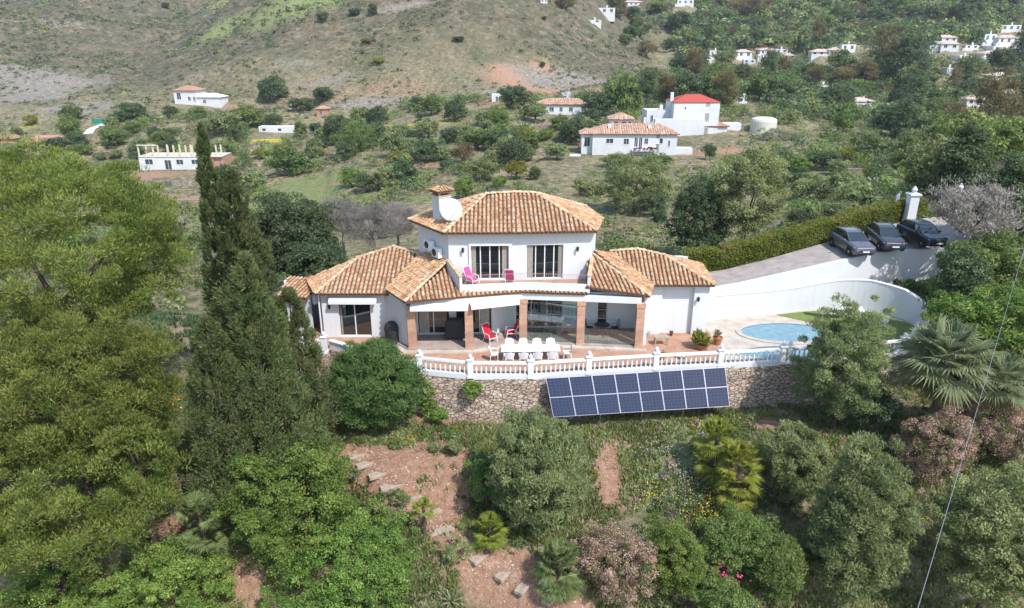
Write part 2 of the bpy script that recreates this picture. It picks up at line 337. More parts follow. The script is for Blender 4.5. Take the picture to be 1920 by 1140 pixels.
# leaf colours: real albedos
LEAF = {
 'pine': [(0,(.060,.095,.018)),(.5,(.160,.205,.038)),(1,(.34,.37,.10))],
 'cypress': [(0,(.058,.080,.028)),(.55,(.130,.165,.056)),(.88,(.195,.21,.085)),(1,(.25,.21,.11))],
 'broad': [(0,(.068,.105,.026)),(.5,(.150,.205,.055)),(1,(.29,.35,.11))],
 'bright': [(0,(.075,.13,.025)),(.5,(.165,.25,.05)),(1,(.32,.40,.10))],
 'olive': [(0,(.105,.138,.050)),(.5,(.215,.258,.100)),(1,(.40,.43,.20))],
 'straw': [(0,(.26,.22,.11)),(.5,(.40,.34,.19)),(1,(.55,.48,.30))],
 'dark': [(0,(.048,.074,.030)),(.5,(.100,.142,.062)),(1,(.19,.24,.11))],
 'dry': [(0,(.17,.15,.125)),(.5,(.27,.24,.205)),(1,(.40,.36,.32))],
 'pinkish': [(0,(.08,.12,.04)),(.38,(.17,.20,.07)),(.5,(.48,.31,.24)),(1,(.66,.46,.38))],
 'yellowish': [(0,(0.099,0.110,0.017)),(.5,(0.209,0.209,0.033)),(1,(0.363,0.330,0.055))],
 'fuzzy': [(0,(.055,.115,.032)),(.5,(.120,.205,.055)),(1,(.23,.33,.11))],
 'palm': [(0,(0.077,0.121,0.033)),(.5,(0.154,0.209,0.066)),(1,(0.286,0.341,0.154))],
 'ypalm': [(0,(.09,.125,.016)),(.5,(.20,.235,.032)),(1,(.38,.38,.08))],
 'bluepalm': [(0,(.10,.14,.065)),(.5,(.19,.235,.115)),(1,(.36,.38,.21))],
 'agave': [(0,(0.176,0.209,0.132)),(.5,(0.308,0.341,0.209)),(1,(0.506,0.506,0.308))],
 'hedge': [(0,(.085,.105,.015)),(.5,(.17,.21,.03)),(.8,(.24,.27,.045)),(1,(.30,.22,.10))],
 'rust': [(0,(.11,.10,.04)),(.5,(.20,.165,.07)),(1,(.32,.25,.12))],
}
for k, st in LEAF.items():
    M['l_'+k] = attr_mat(k+'_leaves', st, .65, .25, trans=.45, objvar=.16 if k not in ('pinkish',) else 0)

# ---------------------------------------------------------------- foliage as many small leaf faces
def quads(name, P, D, U, ln, wd, val, m, obj=True, parent=None, loc=None, merge=None):
    """P centre, D long axis, U width axis (unit), ln, wd half sizes"""
    n = len(P); ln = np.broadcast_to(ln, n)[:, None]; wd = np.broadcast_to(wd, n)[:, None]
    V = np.empty((n, 4, 3), np.float32)
    V[:, 0] = P-D*ln; V[:, 1] = P+U*wd-D*ln*.1; V[:, 2] = P+D*ln; V[:, 3] = P-U*wd-D*ln*.1
    me = bpy.data.meshes.new(name)
    me.vertices.add(n*4); me.vertices.foreach_set('co', V.ravel())
    me.loops.add(n*4); me.loops.foreach_set('vertex_index', np.arange(n*4, dtype=np.int32))
    me.polygons.add(n); me.polygons.foreach_set('loop_start', np.arange(0, n*4, 4, dtype=np.int32))
    at = me.attributes.new('v', 'FLOAT', 'FACE'); at.data.foreach_set('value', np.clip(val, 0, 1).astype(np.float32))
    me.materials.append(m); me.update(calc_edges=True)
    return link(name, me, parent, loc) if obj else me
def unit(v): return v/np.maximum(np.linalg.norm(v, axis=-1, keepdims=True), 1e-6)
def rdir(n): return unit(rng.normal(size=(n, 3)))
def crown_pts(rx, ry, rz, ncl, rc, per, up=.25, low=-.6, lob=.28, shell=.45):
    """clumps spread through a lobed ellipsoid"""
    d = rdir(ncl*3); d = d[d[:, 2] > low][:ncl]; ncl = len(d)
    lobes = rdir(7); amp = 1+lob*(np.max(d @ lobes.T, axis=1)-.75)*1.6
    r = (shell+(1-shell)*rng.random(ncl)**.6)*amp
    r = r*(1+.09*rng.normal(size=ncl).clip(-1.5, 1.8))
    cc = d*r[:, None]*np.array([rx-rc*.6, ry-rc*.6, rz-rc*.5])
    rr = rc*(.5+.9*rng.random(ncl)); ct = rng.normal(0, .15, ncl)
    k = np.repeat(np.arange(ncl), per); q = rdir(len(k)); q[:, 2] = np.where(rng.random(len(k)) < .65, np.abs(q[:, 2]), q[:, 2])
    P = cc[k]+q*(rr[k]*(.45+.6*rng.random(len(k))))[:, None]*np.array([1, 1, .8])
    return P, q, k, ct[k], cc, rr, d
def orient(q, spread=.8, up=.2):
    n = len(q); N_ = unit(q*1.0+rng.normal(size=(n, 3))*spread+np.array([0, 0, up])); D = unit(np.cross(N_, rdir(n))); U = np.cross(N_, D); return D, U
def crown_mesh(kind, rx, ry, rz, ncl, rc, per, leaf, style='leaf', **kw):
    P, q, k, ct, cc, rr, d = crown_pts(rx, ry, rz, ncl, rc, per, **kw)
    n = len(P); v = .5+ct+rng.normal(0, .17, n)
    if style == 'leaf':
        D, U = orient(q); ln = leaf*(.6+.8*rng.random(n)); wd = ln*.55
    elif style == 'needle':                      # tufts pointing up and out
        D = unit(q*.7+np.array([0, 0, .5])+rng.normal(size=(n, 3))*.45); U = unit(np.cross(D, q*.7+np.array([0, -.15, .8])+rng.normal(size=(n, 3))*.35)); ln = leaf*(.7+.9*rng.random(n)); wd = ln*.22
    elif style == 'wispy':
        D = unit(q*.5+np.array([0, 0, .5])+rng.normal(size=(n, 3))*.5); U = unit(np.cross(D, q*.7+np.array([0, -.15, .8])+rng.normal(size=(n, 3))*.35)); ln = leaf*(.8+1.2*rng.random(n)); wd = ln*.24
    elif style == 'twig':
        D = unit(q+rng.normal(size=(n, 3))*.5+np.array([0, 0, .3])); U = unit(np.cross(D, rdir(n))); ln = leaf*(1+1.5*rng.random(n)); wd = ln*.05
    return quads('crown', P, D, U, ln, wd, v, M['l_'+kind], obj=False), cc
def trunk_mesh(h0, cc, r0, m=None, nl=7, lean=0):
    b = MB(); top = Vector((lean, 0, h0)); b.tube([(0,0,-.6),(lean*.2,.03,h0*.4),top], [r0*1.25, r0*.95, r0*.75], 8)
    idx = rng.choice(len(cc), min(nl, len(cc)), replace=False)
    for i in idx:
        e = Vector(cc[i]); mid = (top+e)/2+Vector((0, 0, -.1*abs(e.z-h0))); b.tube([top-Vector((0, 0, r0*.5)), mid, top+(e-top)*.93], [r0*.55, r0*.35, r0*.12], 5, cap=False)
    return b.mesh('trunk', m or M['trunk'], smooth=True)
def make_tree(name, label, cat, loc, kind, rx, ry, rz, ch, ncl, rc, per, leaf, style='leaf', r0=.2, bark=None, group=None, nl=7, **kw):
    """ch = height of crown centre above the ground point loc"""
    t = thing(name, label, cat, loc, group=group)
    me, cc = crown_mesh(kind, rx, ry, rz, ncl, rc, per, leaf, style, **kw)
    cr = link('crown', me, t, (0, 0, ch))
    cc = cc+np.array([0, 0, ch]); link('trunk', trunk_mesh(max(ch-rz*.55, .3), cc, r0, bark, nl), t)
    return t

PATHPX = []
_pp = [(650,858),(700,880),(745,915),(790,955),(830,1000),(880,1035),(930,1070),(990,1100),(1050,1130),(1110,1150)]
for _a, _b in zip(_pp[:-1], _pp[1:]): PATHPX += [(_a[0]+(_b[0]-_a[0])*k/2, _a[1]+(_b[1]-_a[1])*k/2) for k in range(2)]
# ================================================================ GROUND SHEET
def build_ground():
    nt_, nu = 640, 620
    t = np.geomspace(3., 900., nt_); uu = np.linspace(-1.25, 1.25, nu)
    T, U_ = np.meshgrid(t, uu, indexing='ij'); X = T*U_; Y = T+CAMY
    Z = H(X.ravel(), Y.ravel()).reshape(X.shape)
    V = np.stack([X, Y, Z], -1).reshape(-1, 3).astype(np.float32)
    i = np.arange(nt_-1)[:, None]*nu+np.arange(nu-1)[None]; i = i.ravel()
    F = np.stack([i, i+1, i+nu+1, i+nu], -1).astype(np.int32)
    me = bpy.data.meshes.new('ground'); me.vertices.add(len(V)); me.vertices.foreach_set('co', V.ravel())
    me.loops.add(F.size); me.loops.foreach_set('vertex_index', F.ravel()); me.polygons.add(len(F)); me.polygons.foreach_set('loop_start', np.arange(0, F.size, 4, dtype=np.int32))
    me.polygons.foreach_set('use_smooth', np.ones(len(F), bool)); me.update(calc_edges=True)
    x = V[:, 0].astype(float); y = V[:, 1].astype(float); tt = y-CAMY
    # soil / rock / green covers: patches of real ground cover, in metres
    soil = np.zeros(len(V)); rock = soil.copy(); green = soil.copy(); yell = soil.copy()
    def splat(A, p, rx, ry, s=1., ang=0):
        dx = x-p[0]; dy = y-p[1]; c, n_ = cos(ang), sin(ang); a = (dx*c+dy*n_)/rx; b = (-dx*n_+dy*c)/ry
        np.maximum(A, s*np.clip(1.25-.8*np.hypot(a, b), 0, 1), out=A)
    for i_, (px, py) in enumerate(PATHPX): splat(soil, G(px, py), 1.25, 1.05, 1.15)
    for (px, py, rx, ry, s) in [(815,850,2.7,1.6,1),(745,870,2.2,1.5,1),(840,940,1.6,1.7,1),(700,850,1.8,1.0,.9),(950,1085,2.2,1.1,1),(870,1020,1.4,1.4,.9),(1020,1115,2,.8,1),(830,790,2.4,.8,.9),(920,830,1.2,.8,.7),(1140,880,1.1,2.2,.9),(1160,830,1.4,.9,.8),(1450,800,1.8,1.3,.9),(330,990,2,1.6,.9),(450,1090,1.5,1.5,.8),(640,760,1.5,1.2,1),(1000,1110,2,1,.9),(640,340,9,4,.55),(600,315,7,3,.6),(215,285,12,5,.85),(290,330,12,6,.7),(330,370,9,3,.8),(740,295,10,4,.7),(800,310,8,4,.8),(700,350,4,2,.8),(1190,430,7,4,.6),(1110,470,4,2,.4),(1230,350,4,2,.5),(1625,325,2.5,2.5,.9),(1380,285,10,3,.8),(1310,290,8,2,.8),(1010,165,26,10,.8),(1150,170,22,10,.7),(930,190,9,12,.7),(960,135,10,5,.9),(1020,130,8,4,.9),(740,170,30,12,.5),(620,180,30,14,.45),(430,200,26,4,.6),(150,205,20,4,.5),(1900,12,18,9,.9),(1440,85,16,6,.5)]:
        splat(soil, G(px, py), rx, ry, s)
    for (px, py, rx, ry, s) in [(60,170,26,26,1),(20,140,20,20,.9),(1090,150,14,8,.9),(1000,140,14,7,.7),(930,175,9,7,.7),(1160,165,9,6,.8),(540,120,20,8,.5),(620,150,20,8,.6),(680,60,20,8,.4),(420,90,20,8,.4),(150,205,16,9,.9),(700,195,18,5,.8),(820,205,14,3,.8),(1030,155,14,7,.9),(720,260,9,3,.9),(760,250,8,3,.7),(350,150,30,5,.5),(330,80,25,6,.5),(100,45,40,3,.7),(220,42,30,3,.7),(160,150,28,3,.7),(720,20,15,2,.9),(760,12,15,2,.9),(1190,385,5,3,.6)]:
        splat(rock, G(px, py), rx, ry, s)
    for (px, py, rx, ry, s) in [(588,352,11,13,1.25),(545,378,8,9,1.25),(650,372,12,4,.8),(480,20,34,12,1),(560,8,26,14,1),(420,8,20,8,.8),(1020,185,10,6,.9),(1560,330,14,10,.7),(1650,350,7,6,.7),(1500,380,8,6,.8),(1250,880,3,3,.7),(1300,820,4,2,.7),(820,370,8,3,.9),(900,380,8,3,.9),(1590,70,30,12,.4),(1130,60,14,10,.5),(700,280,6,3,.6)]:
        splat(green, G(px, py), rx, ry, s)
    for (px, py, rx, ry, s) in [(760,235,7,3,.9),(820,230,7,3,.9),(490,258,12,2.5,.9),(250,230,12,3,.6),(560,350,3,3,.3),(1350,938,1.4,.8,.9),(50,238,6,2,.7)]:
        splat(yell, G(px, py), rx, ry, s)
    hillm = np.clip((tt-235)/60, 0, 1)*np.clip((.22-x/tt)/.06, 0, 1)
    ca = me.color_attributes.new('cover', 'FLOAT_COLOR', 'POINT'); ca.data.foreach_set('color', np.stack([soil, rock, green, yell], -1).astype(np.float32).ravel())
    ha = me.attributes.new('hill', 'FLOAT', 'POINT'); ha.data.foreach_set('value', hillm.astype(np.float32))
    m = bpy.data.materials.new('ground'); m.use_nodes = True; tr = m.node_tree; N = tr.nodes; L = tr.links; b = N['Principled BSDF']; b.inputs['Roughness'].default_value = .95; b.inputs['Specular IOR Level'].default_value = .1
    tc = N.new('ShaderNodeTexCoord'); at = N.new('ShaderNodeAttribute'); at.attribute_name = 'cover'; hi = N.new('ShaderNodeAttribute'); hi.attribute_name = 'hill'
    sp = N.new('ShaderNodeSeparateColor'); L.new(at.outputs['Color'], sp.inputs[0])
    def nz(s, d=6, r=.65):
        n = N.new('ShaderNodeTexNoise'); n.inputs['Scale'].default_value = s; n.inputs['Detail'].default_value = d; n.inputs['Roughness'].default_value = r; L.new(tc.outputs['Object'], n.inputs[0]); return n.outputs[0]
    def mix(f, a, b_):
        q = N.new('ShaderNodeMix'); q.data_type = 'RGBA'
        for s_, k in ((f, 0), (a, 6), (b_, 7)):
            if hasattr(s_, 'is_linked'): L.new(s_, q.inputs[k])
            elif k == 0: q.inputs[0].default_value = s_
            else: q.inputs[k].default_value = rgb(s_)
        return q.outputs[2]
    n1 = nz(.9, 8, .75); n2 = nz(.07, 8, .7); n3 = nz(2.6, 10, .78); n4 = nz(.33, 8, .8)
    grass = ramp_nodes(N, L, n1, [(.3,(.075,.09,.035)),(.40,(.125,.135,.055)),(.48,(.20,.18,.10)),(.55,(.29,.235,.165)),(.68,(.42,.34,.255))]).outputs[0]
    dirtc = ramp_nodes(N, L, n3, [(.3,(.19,.10,.06)),(.42,(.31,.175,.115)),(.55,(.385,.23,.155)),(.7,(.52,.36,.27))]).outputs[0]
    hillc = ramp_nodes(N, L, n4, [(.3,(.058,.062,.034)),(.42,(.092,.090,.054)),(.52,(.135,.118,.082)),(.6,(.20,.165,.125)),(.72,(.34,.285,.235))]).outputs[0]
    rockc = ramp_nodes(N, L, n1, [(.3,(.12,.11,.085)),(.5,(.23,.20,.165)),(.7,(.40,.35,.29))]).outputs[0]
    greenc = ramp_nodes(N, L, n1, [(.3,(.11,.14,.045)),(.5,(.19,.215,.085)),(.7,(.30,.30,.15))]).outputs[0]
    yelc = (.42,.37,.04)
    def msk(src, nn, lo=.35, hi_=.75, amt=.9):
        a = N.new('ShaderNodeMath'); a.operation = 'MULTIPLY_ADD'; a.inputs[1].default_value = amt; a.inputs[2].default_value = -amt*.5; L.new(nn, a.inputs[0])
        c = N.new('ShaderNodeMath'); L.new(a.outputs[0], c.inputs[0]); L.new(src, c.inputs[1])
        r = N.new('ShaderNodeMapRange'); r.inputs[1].default_value = lo; r.inputs[2].default_value = hi_; L.new(c.outputs[0], r.inputs[0]); return r.outputs[0]
    col = mix(hi.outputs['Fac'], grass, hillc)
    bigv = ramp_nodes(N, L, n2, [(.35,(.70,.76,.66)),(.5,(.95,.95,.92)),(.65,(1.35,1.22,1.12))]).outputs[0]
    mm = N.new('ShaderNodeMix'); mm.data_type = 'RGBA'; mm.blend_type = 'MULTIPLY'; mm.inputs[0].default_value = 1; L.new(col, mm.inputs[6]); L.new(bigv, mm.inputs[7]); col = mm.outputs[2]
    col = mix(msk(sp.outputs[2], n1), col, greenc); col = mix(msk(sp.outputs[0], n1), col, dirtc); col = mix(msk(sp.outputs[1], n4), col, rockc)
    col = mix(msk(at.outputs['Alpha'], n1), col, yelc); L.new(col, b.inputs['Base Color'])
    bp = N.new('ShaderNodeBump'); bp.inputs['Distance'].default_value = .25; bp.inputs['Strength'].default_value = .8; L.new(n1, bp.inputs['Height']); bp2 = N.new('ShaderNodeBump'); bp2.inputs['Distance'].default_value = 1.5; bp2.inputs['Strength'].default_value = .7; L.new(n4, bp2.inputs['Height']); L.new(bp.outputs[0], bp2.inputs['Normal']); L.new(bp2.outputs[0], b.inputs['Normal'])
    me.materials.append(m); o = link('ground', me); tag(o, kind='structure')
build_ground()

# ================================================================ ROOF TILES
def plane_of(poly):
    a, b, c = [Vector(p) for p in poly[:3]]; n = (b-a).cross(c-a).normalized()
    if n.z < 0: n = -n
    return a, n
def tile_facet(tb, bb, poly, pitch=.275, tl=.40, lift=.03, seed=0, tone=0):
    """barrel tiles in rows down the slope of a planar facet; tb collects tiles, bb the channels below"""
    r = random.Random(seed+31); a, n = plane_of(poly)
    def pz(x, y): return a.z-(n.x*(x-a.x)+n.y*(y-a.y))/n.z
    P = [Vector((p[0], p[1], pz(p[0], p[1]))) for p in poly]
    up = Vector((-n.x, -n.y, 0)); up = Vector((up.x, up.y, -(n.x*up.x+n.y*up.y)/n.z)).normalized(); U = up.cross(n).normalized()
    q = [((p-a).dot(U), (p-a).dot(up)) for p in P]
    bb.add([p for p in P]+[p-Vector((0,0,.12)) for p in P], [tuple(range(len(P)))]+[tuple(range(len(P), 2*len(P)))[::-1]]+[(i, (i+1) % len(P), len(P)+(i+1) % len(P), len(P)+i) for i in range(len(P))])
    u0 = min(x for x, _ in q); u1 = max(x for x, _ in q); k = int((u1-u0)/pitch)+1
    for i in range(k+1):
        u = u0+(i+.5)*(u1-u0)/k
        if i == k: break
        xs = []
        for j in range(len(q)):
            (x0, y0), (x1, y1) = q[j], q[(j+1) % len(q)]
            if (x0-u)*(x1-u) < 0: xs.append(y0+(y1-y0)*(u-x0)/(x1-x0))
        if len(xs) < 2: continue
        v0, v1 = min(xs), max(xs)
        if v1-v0 < .08: continue
        m = max(1, round((v1-v0)/tl)); l = (v1-v0)/m
        for j in range(m):
            s0 = v0+j*l-.045; s1 = v0+(j+1)*l; jit = r.uniform(-.012, .012); w0 = pitch*.36; w1 = pitch*.29; h0 = .085; h1 = .065
            ring = []
            for (s_, w_, h_, lf) in ((s0, w0, h0, lift+.02), (s1, w1, h1, lift)):
                for c in range(5):
                    an = pi*c/4; ring.append(a+U*(u+jit-w_*cos(an))+up*s_+n*(h_*sin(an)+lf))
            val = min(1, max(0, r.gauss(.48+tone, .19)))
            tb.add(ring, [(c, c+1, c+6, c+5) for c in range(4)]+[(4,3,2,1,0)], val)
def ridge_line(b, p, q, rad=.13, tl=.4, seed=0):
    p = Vector(p); q = Vector(q); L_ = (q-p).length; m = max(1, round(L_/tl)); d = (q-p).normalized(); s = d.cross(Vector((0,0,1))).normalized(); n = s.cross(d); r = random.Random(seed)
    for j in range(m):
        a0 = p+d*(j*L_/m-.04); a1 = p+d*((j+1)*L_/m); ring = []
        for c_, w_, lf in ((a0, rad*1.1, .05), (a1, rad*.9, .02)):
            for c in range(6):
                an = pi*c/5; ring.append(c_+s*(-w_*cos(an))+n*(w_*.75*sin(an)+lf))
        b.add(ring, [(c, c+1, c+7, c+6) for c in range(5)]+[(5,4,3,2,1,0)], min(1, max(0, r.gauss(.55, .25))))

# ================================================================ THE VILLA
villa = thing('villa', 'large white villa with terracotta tiled roofs, upper balcony and brick pillared porch', 'house', (0, 0, 0))
def part(b, name, m, label=None, parent=None, **k):
    o = b.build(name, m, parent or villa, **k)
    if label: o['label'] = label
    return o
# --- roofs
def roof(name, facets, ridges, seed=0, label=None, tone=0):
    tb = MB(); bb = MB(); rb = MB()
    for i, f in enumerate(facets): tile_facet(tb, bb, f, seed=seed*10+i, tone=tone)
    o = part(tb, 'roof', M['tile'], label)
    part(bb, 'tile_channel', M['tilebase'], parent=o)
    for i, (p, q) in enumerate(ridges): ridge_line(rb, p, q, seed=seed+i)
    if ridges: part(rb, 'ridge_cap', M['ridge'], parent=o)
    return o
UL=(-4.2,2.05,6.9); ULb=(-6.75,5.5,6.9); UB=(.5,2.15,6.9); UR=(5.25,2.5,6.9); URb=(5.95,5.6,6.9); UBL=(-5.1,9.4,6.9); UBR=(5.2,9.4,6.9)
RL=(-1.7,5.4,8.6); RM=(.1,5.75,8.65); RR=(1.55,5.75,8.6)
roof('upper', [[UL,UB,RM,RL],[UB,UR,RR,RM],[ULb,UL,RL],[UR,URb,RR],[URb,UBR,RR],[UBR,UBL,RL,RR],[UBL,ULb,RL]],
     [(UL,RL),(ULb,RL),(RL,RM),(RM,RR),(UR,RR),(URb,RR),(UBL,RL),(UBR,RR)], 1, 'upper storey roof of terracotta barrel tiles')
A=(-6.35,-.72,3.45); A2=(-7.85,1.6,3.45); HL=(-4.1,2.72,4.9); Bm=(.65,.93,3.5); BFL=(-3.0,.45,3.8)
Cc=(8.3,.16,3.5); HR=(5.2,3.6,5.1); BFR=(4.6,.55,3.7)
roof('porch_left', [[A,(-2.95,.08,3.47),(-3.02,.95,3.8),(-3.95,2.75,4.75),HL],[A2,A,HL,(-5.2,4.6,4.9),(-6.0,5.05,4.6)],[(-2.95,.085,3.47),(.65,.93,3.5),(.62,1.6,3.82),(-3.02,.88,3.8)]], [(A,HL)], 2, 'porch roof stepping down around the left of the balcony', tone=.06)
roof('porch_right', [[Cc,HR,(4.75,3.0,4.9),(4.45,.56,3.7),(4.45,.54,3.5)],[Cc,(8.95,2.5,3.5),(7.0,5.0,4.7),HR],[(.65,.93,3.5),(4.45,.545,3.5),(4.45,1.2,3.8),(.62,1.6,3.8)]], [(Cc,HR)], 3, 'redder porch roof right of the balcony', tone=-.08)
LWl=(-12.3,1.65,3.1); LWr=(-7.4,1.65,3.1); PK=(-7.98,6.1,4.88); R1=(-10.2,5.0,4.43)
roof('left_wing', [[LWl,LWr,(-5.9,5.2,4.52),PK,R1],[(-13.6,4.6,3.1),LWl,R1],[(-13.6,4.6,3.1),R1,PK,(-11.5,9.3,3.1)],[PK,(-5.9,5.2,4.5),(-5.2,9.4,3.2)],[PK,(-5.2,9.4,3.2),(-11.5,9.3,3.1)]], [(LWl,R1),(R1,PK),(PK,(-5.9,5.2,4.55))], 4, 'left wing roof of sun bleached tiles', tone=.05)
RWl=(6.5,2.13,3.5); RWr=(12.75,2.13,3.5); RPK=(8.3,5.0,5.02); RR2=(9.95,4.5,4.75)
roof('right_wing', [[RWl,RWr,RR2,RPK,(6.4,4.75,4.9)],[RWr,(13.0,6.6,3.5),RR2],[RR2,(13.0,6.6,3.5),(10.5,9.0,3.5),RPK],[(6.4,4.75,4.9),RPK,(10.5,9.0,3.5),(5.6,9.2,3.5)]], [(RWr,RR2),(RR2,RPK),(RPK,(6.4,4.75,4.95))], 5, 'right wing roof of terracotta barrel tiles')
# --- upper walls
FL=(-3.95,2.55); FM=(.5,2.68); FR=(5.0,2.95); SL=(-6.2,5.6); SR=(5.55,5.6)
def wallpath(name, pts, z0, z1, th=.25, side=1, m='white', label=None):
    b = MB()
    for p, q in zip(pts[:-1], pts[1:]): b.wall(p, q, z0, z1, th, side)
    return part(b, name, M[m], label)
# front walls with real openings
def wall_open(b, p, q, z0, z1, th, opens, side=1):
    """opens: (s0, s1, za, zb) along the wall in metres"""
    p = Vector(p[:2]); q = Vector(q[:2]); L_ = (q-p).length; d = (q-p)/L_; s = 0
    at = lambda u: (p.x+d.x*u, p.y+d.y*u)
    for (s0, s1, za, zb) in sorted(opens):
        if s0 > s: b.wall(at(s), at(s0), z0, z1, th, side)
        if za > z0+.01: b.wall(at(s0), at(s1), z0, za, th, side)
        if zb < z1-.01: b.wall(at(s0), at(s1), zb, z1, th, side)
        s = s1
    if s < L_-.01: b.wall(at(s), at(L_), z0, z1, th, side)
def slider(p, q, s0, s1, za, zb, n, parent=None, inset=.16, curtain=None, gm='glass', name='sliding_door', label=None, bars=0, side=1):
    """framed glass panes set in an opening; n panes"""
    p = Vector(p[:2]); q = Vector(q[:2]); d = (q-p).normalized(); nn = Vector((-d.y, d.x))*side; ang = math.atan2(d.y, d.x)
    o = p+d*s0+nn*inset; w_ = s1-s0; h = zb-za; f = MB(); t = .055
    f.box(0, -.03, 0, w_, .03, t); f.box(0, -.03, h-t, w_, .03, h)
    xs = [i*w_/n for i in range(n+1)]
    for i, x in enumerate(xs): f.box(max(0, x-t*.6) if i else 0, -.032, t, min(w_, x+t*.6) if i < n else w_, .032, h-t)
    fr = f.build(name, M['trim'], parent or villa, loc=(o.x, o.y, za), rz=ang)
    if label: fr['label'] = label
    for i in range(n):
        g = MB(); g.box(xs[i]+t*.6, -.006, t, xs[i+1]-t*.6, .006, h-t); g.build('pane', M[gm], fr)
    if bars:
        g = MB()
        for k in range(1, bars+1): g.box(t, -.02, k*h/(bars+1)-.012, w_-t, -.008, k*h/(bars+1)+.012)
        g.build('glazing_bar', M['trim'], fr)
    if curtain:
        for (c0, c1) in curtain:
            g = MB(); m_ = 14; vs = []; 
            for k in range(m_+1):
                x = c0+(c1-c0)*k/m_; yy = -.045-.02*sin(k*2.4); vs += [(x, yy, .06), (x, yy, h-.06)]
            g.add(vs, [(2*k, 2*k+2, 2*k+3, 2*k+1) for k in range(m_)]); cu = g.build('curtain', M['curtain'], fr)
    return fr
b = MB()
wall_open(b, FL, FM, 3.4, 6.88, .3, [(1.38,3.75,3.72,5.95)])
wall_open(b, FM, FR, 3.4, 6.88, .3, [(.42,2.72,3.72,5.95)])
b.wall(SL, FL, 3.3, 6.88, .25); b.wall(FR, SR, 3.3, 6.88, .25)
b.wall(SR, (4.9,9.1), 3.3, 6.88, .25); b.wall((4.9,9.1), (-4.8,9.1), 3.3, 6.88, .25); b.wall((-4.8,9.1), SL, 3.3, 6.88, .25)
part(b, 'wall', M['white'], 'upper storey wall')
slider(FL, FM, 1.38, 3.75, 3.72, 5.95, 4, curtain=[(.06,.32),(1.95,2.3)], label='left upper balcony sliding door')
slider(FM, FR, .42, 2.72, 3.72, 5.95, 4, curtain=[(.05,.4),(2.0,2.25)], label='right upper balcony sliding door')
b = MB(); b.prism([(-3.9,2.56),(.5,2.68),(4.95,2.93),(4.9,4),(-3.9,4)], 6.80, 6.86); part(b, 'soffit', M['white'])
# raised door surround on the left upper door
b = MB(); p = Vector(FL); d = (Vector(FM)-p).normalized(); nn = Vector((-d.y, d.x))
for (u0, u1, z0, z1) in ((1.26,1.38,3.72,5.95),(3.75,3.95,3.72,5.95),(1.26,3.95,5.95,6.09)):
    a_ = p+d*u0; c_ = p+d*u1; b.wall(a_, c_, z0, z1, .09, -1)
part(b, 'door_surround', M['trim'])
# --- balcony
b = MB()
BL=(-3.0,.42); BM=(.8,.95); BR=(4.55,.55)
b.wall(BL, BM, 3.62, 4.08, .14); b.wall(BM, BR, 3.62, 4.08, .14)
part(b, 'balcony_parapet', M['white'])
b = MB(); b.prism([(-3.02,.6),(.8,1.1),(4.55,.7),(5.0,2.93),(.5,2.66),(-3.93,2.53)], 3.5, 3.66); part(b, 'balcony_floor', M['terracotta'])
for (p0, p1, nm) in ((FL, BL, 'l'), (FR, BR, 'r')):
    b = MB(); s_ = -1 if nm == 'l' else 1
    b.wall(p0, p1, 3.55, 5.05, .16, s_, z1b=4.62); part(b, 'side_parapet', M['white'])
    b = MB(); p_ = Vector(p0); q_ = Vector(p1); d = (q_-p_).normalized(); n_ = Vector((-d.y, d.x))*s_
    b.wall(p_-n_*.03, q_-n_*.03+d*.03, 5.05, 5.10, .22, s_, z0b=4.62, z1b=4.67); part(b, 'coping', M['ridge'])
b = MB()
for (p, q) in ((BL, BM), (BM, BR)):
    p = Vector((p[0], p[1]+.07, 0)); q = Vector((q[0], q[1]+.07, 0)); n_ = int((q-p).length/.13)
    b.tube([p+Vector((0,0,4.66)), q+Vector((0,0,4.66))], .014, 5)
    for k in range(n_+1):
        c_ = p+(q-p)*k/n_; b.tube([c_+Vector((0,0,4.07)), c_+Vector((0,0,4.66))], .0055, 4)
part(b, 'balcony_rail', M['rail'])
# --- ground storey walls
PL=[(-8.05,2.05),(-6.45,.3)]
b = MB()
LW0=(-12.05,2.05); LW1=(-8.05,2.05)
wall_open(b, LW0, LW1, -.3, 3.05, .3, [(1.0,3.05,.05,2.35)])
b.wall(LW1, PL[1], -.3, 3.3, .25); b.wall((-13.2,4.8), LW0, -.3, 3.05, .25); b.wall((-11.2,9), (-13.2,4.8), -.3, 3.05, .25); b.wall((12.6,9), (-11.2,9), -.3, 3.4, .25)
part(b, 'wall', M['white'], 'left wing wall')
slider(LW0, LW1, 1.0, 3.05, .05, 2.35, 2, curtain=[(.08,.22)], label='left wing sliding door')
b = MB()  # porch back
PB0=(-6.6,2.1); PB1=(-1.2,2.25); PB2=(.1,3.25); PB3=(5.6,3.3); PB4=(8.1,3.2)
wall_open(b, PB0, PB1, -.3, 3.35, .3, [(.55,2.6,.16,2.5),(3.0,5.3,.16,2.5)])
b.wall(PB1, PB2, -.3, 3.35, .3)
wall_open(b, PB2, PB3, -.3, 3.45, .3, [(.15,3.2,.16,2.75)])
wall_open(b, PB3, PB4, -.3, 3.45, .3, [(.0,.62,.16,2.55)])
b.wall((8.1,.75), PB4, -.3, 3.4, .28, -1)
part(b, 'wall', M['white'], 'porch back wall')
slider(PB0, PB1, .55, 2.6, .16, 2.5, 2, curtain=[(.1,.75)]); slider(PB0, PB1, 3.0, 5.3, .16, 2.5, 3, curtain=[(1.6,2.15)])
slider(PB2, PB3, .15, 3.2, .16, 2.75, 3, bars=2, label='wide glazed wall of the dining room'); slider(PB3, PB4, 0, .62, .16, 2.55, 1, bars=3, label='narrow glazed porch door')
